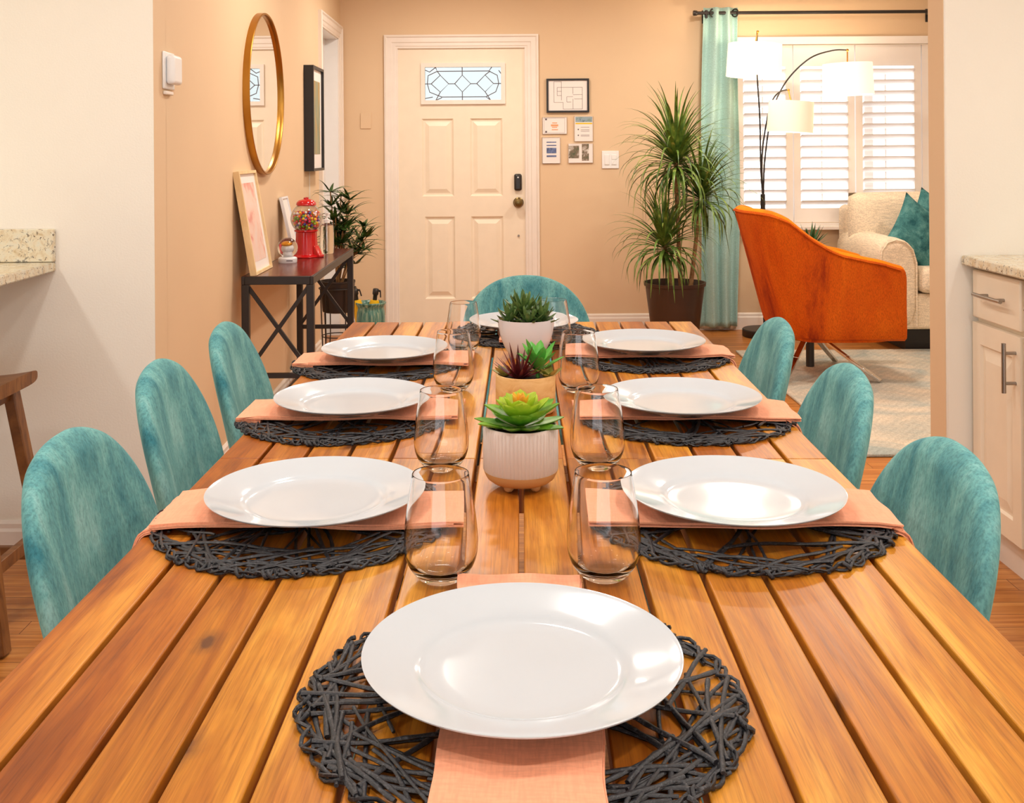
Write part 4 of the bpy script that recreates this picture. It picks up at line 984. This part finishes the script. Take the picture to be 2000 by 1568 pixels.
m = MB(); r = random.Random(4)
for i in range(26):
    a = i*2.4; e = .1+1.15*(i/26); spikeleaf(m, (.006*math.cos(a), .006*math.sin(a), .07), a, e, r.uniform(.12, .17), .015, .004, .25)
build('leaves', m, M['smallplant'], t, smooth=50)

# arc lamp
t = thing('arc_floor_lamp', 'dark metal three-arm arc floor lamp with three drum shades', 'floor lamp', (1.90, 6.93, 0))
build('base', MB().lathe([(0, 0), (.145, 0), (.148, .004), (.148, .045), (.143, .05), (0, .05)], 56).xf(Matrix.Translation((-.10, 0, 0))), M['black'], t, smooth=40)
LX, LY = 1.90, 6.93
def LP(px, py, Y): X = ((px-962)-(py-295)*.007)*Y/2040; return Vector((X-LX, Y-LY, 1.24-((py-295)+(px-962)*.007)*Y/2040))
pole = LP(1490, 400, 6.93)
build('pole', MB().tube([(-.10, 0, .05), (pole.x, 0, pole.z-.12)], .012, 12).tube([(pole.x, 0, pole.z-.12), (pole.x, 0, pole.z+.07)], .016, 12), M['black'], t, smooth=50)
def arm(pxs, lab):
    P_ = [LP(*q) for q in pxs]; out = []
    for i in range(len(P_)-1):
        a, b_, c, d = P_[max(i-1, 0)], P_[i], P_[i+1], P_[min(i+2, len(P_)-1)]
        for k in range(10):
            u = k/10; out.append(.5*(2*b_+(c-a)*u+(2*a-5*b_+4*c-d)*u*u+(3*b_-a-3*c+d)*u**3))
    out.append(P_[-1]); build('arm', MB().tube(out, .0052, 8), M['black'], t, smooth=60); return out
arm([(1490, 385, 6.93), (1486, 330, 6.93), (1484, 230, 6.90), (1478, 130, 6.86), (1479, 60, 6.82)], 'A')
arm([(1491, 385, 6.93), (1494, 310, 6.92), (1508, 220, 6.90), (1535, 160, 6.86), (1580, 115, 6.82), (1625, 99, 6.79), (1655, 98, 6.76)], 'B')
arm([(1490, 385, 6.93), (1488, 310, 6.93), (1496, 245, 6.90), (1507, 200, 6.86), (1522, 180, 6.82), (1540, 175, 6.78)], 'C')
def shade(px, ytop, ybot, wpx, Y, hook, tiltx, power, em):
    c = LP(px, (ytop+ybot)/2, Y); sc_ = Y/2040; R1 = wpx/2*sc_; hh = (ybot-ytop)*sc_
    s_ = bpy.data.objects.new('lamp_shade', None)
    m = MB().lathe([(R1*.97, hh/2), (R1, -hh/2), (R1-.003, -hh/2), (R1*.97-.003, hh/2)], 56)
    v = m.v; m.f = m.f[:-2]; m.m = m.m[:-2]
    n = 56
    for j in range(n): m.f.append([3*n+j, 3*n+(j+1) % n, (j+1) % n, j]); m.m.append(0)
    Mx = Matrix.Translation(c) @ Matrix.Rotation(tiltx, 4, 'Y'); m.xf(Mx)
    sh = build('lamp_shade', m, em, t, smooth=50)
    hk = LP(*hook)
    top = Mx @ Vector((0, 0, hh/2-.01))
    build('hook', MB().tube([hk, top], .0045, 8).sphere(hk, .009, 10, 8), M['brass'], sh, smooth=60)
    sp = MB()
    for k in range(3):
        a = k*2*PI/3; sp.tube([Mx @ Vector((0, 0, hh/2-.012)), Mx @ Vector((R1*.96*math.cos(a), R1*.96*math.sin(a), hh/2-.012))], .002, 6)
    build('shade_spider', sp, M['brass'], sh, smooth=60)
    bl = build('bulb', MB().sphere(Mx @ Vector((0, 0, 0)), .03, 14, 10, sq=(1, 1, 1.2)), M['bulb'], sh, smooth=60)
    l = bpy.data.lights.new('lamp_bulb', 'POINT'); l.energy = power; l.color = (1, .80, .58); l.shadow_soft_size = .035
    lo = bpy.data.objects.new('lamp_bulb_light', l); C.objects.link(lo); lo.location = Vector((LX, LY, 0))+c+Vector((0, 0, .062))
q = NT('lit_bulb'); M['bulb'] = q.pbr(Base_Color=(1, .9, .8, 1), Emission_Color=(1, .85, .65, 1), Emission_Strength=8.)
shade(1473, 86, 150, 106, 6.80, (1480, 62, 6.82), .05, 4, shadem(.75))
shade(1656, 124, 186, 96, 6.76, (1655, 98, 6.76), -.03, 4, shadem(.75))
shade(1544, 198, 258, 88, 6.74, (1540, 176, 6.78), .06, 1.6, shadem(.15))

# ---------------------------------------------------------------- kitchen pieces left and right
t = thing('breakfast_counter', 'speckled granite breakfast counter end with short backsplash on the cream wall', 'counter', (-1.35, 3.225, 0))
build('countertop', MB().box(-1.9, 0, -2.2, -.001, .878, .908), M['granite'], t, bevel=.005)
build('backsplash', MB().box(-1.9, 0, -.022, -.001, .909, 1.010), M['granite'], t, bevel=.003)
build('counter_base', MB().box(-1.9, -.36, -2.18, -.002, 0, .877), M['cream'], t)

t = thing('counter_stool', 'brown wooden counter stool with saddle seat at the left edge', 'stool', (-1.465, 2.735, 0))
rings = []
for i in range(15):
    u = -1+2*i/14; x = u*.215; ring = []
    for j in range(32):
        a = 2*PI*j/32; c, s = math.cos(a), math.sin(a)
        yy = .155*math.copysign(abs(c)**.4, c)*(1-.16*abs(u)**5); zz = .630+.018*math.copysign(abs(s)**.6, s)-.016*(1-u*u)+.006*abs(u)**4
        ring.append((x*(1-.02*abs(yy/.155)**4), yy, zz))
    rings.append(ring)
build('seat', MB().loft(rings), M['stool'], t, smooth=60)
for sx in (-1, 1):
    for sy in (-1, 1):
        build('leg', MB().bar((sx*.150, sy*.10, .617), (sx*.245, sy*.155, .004), .030, .042, up=(0, 1, 0)), M['stool'], t, bevel=.003)
for sy in (-1, 1): build('rail', MB().bar((-.22, sy*.14, .145), (.22, sy*.14, .145), .020, .034), M['stool'], t, bevel=.002); 
for sx in (-1, 1): build('rail', MB().bar((sx*.213, -.135, .20), (sx*.213, .135, .20), .020, .034), M['stool'], t, bevel=.002)
for sy in (-1, 1): build('seat_rail', MB().box(-.150, .150, sy*.10-.009, sy*.10+.009, .575, .617), M['stool'], t, bevel=.002)
for sx in (-1, 1): build('seat_rail', MB().box(sx*.150-.009, sx*.150+.009, -.10, .10, .575, .617), M['stool'], t, bevel=.002)

# base cabinets on the right, fronts facing -X
CX0 = 1.470
def rot(m):   # local (u along -Y from the far end, depth towards +X, z) -> world
    m.v = [(CX0+y, 3.215-x, z) for x, y, z in m.v]; return m
lab = ['cream base cabinet beside the wall end, nearest the living room', 'cream base cabinet closer to the camera at the right picture edge', 'cream base cabinet beyond the right picture edge']
M['cab'] = plain('cabinet_paint', (243, 228, 206), .35, var=.02)
for i in range(3):
    u0 = .005+i*.31; u1 = u0+.305
    t = thing('base_cabinet', lab[i], 'cabinet', (0, 0, 0))
    t.location = (CX0+.3, 3.215-(u0+u1)/2, 0)
    off = Vector(t.location)
    def put(name, m, mat, par, base=off, **k):
        m.v = [tuple(Vector(p)-base) for p in m.v]; return build(name, m, mat, par, **k)
    put('cabinet_body', rot(MB().box(u0, u1, .020, .60, .105, .876)), M['cab'], t)
    put('toe_kick', rot(MB().box(u0, u1, .045, .06, 0, .105)), M['trim'], t)
    dw = put('drawer', rot(MB().box(u0+.003, u1-.012, 0, .0195, .722, .868)), M['cab'], t, bevel=.005)
    uc = (u0+u1)/2
    hm = rot(MB().tube([(uc-.085, -.028, .800), (uc-.02, -.030, .800), (uc+.085, -.028, .800)], .0058, 10).tube([(uc-.05, 0, .800), (uc-.05, -.028, .800)], .005, 8).tube([(uc+.05, 0, .800), (uc+.05, -.028, .800)], .005, 8))
    put('handle', hm, M['nickel'], dw, smooth=50)
    a, b_, c, d = u0+.003, u1-.012, .118, .708
    dm = MB().plate(a, b_, c, d, 0, .0195, [(a+.048, b_-.048, c+.062, d-.062)])
    dm.nest([(a+.048, b_-.048, c+.062, d-.062, 0), (a+.054, b_-.054, c+.068, d-.068, .008), (a+.060, b_-.060, c+.074, d-.076, .008), (a+.082, b_-.082, c+.105, d-.105, .001)])
    dd = put('cabinet_door', rot(dm), M['cab'], t)
    uc = b_-.026
    hm = rot(MB().tube([(uc, -.034, .548), (uc, -.034, .688)], .0062, 12).tube([(uc, 0, .575), (uc, -.034, .575)], .005, 8).tube([(uc, 0, .660), (uc, -.034, .660)], .005, 8))
    put('handle', hm, M['nickel'], dd, smooth=50)
tag(build('granite_countertop', MB().box(1.443, 2.115, 2.27, 3.222, .879, .909), M['granite'], bevel=.005), 'granite worktop on the cream base cabinets at the right', 'countertop')
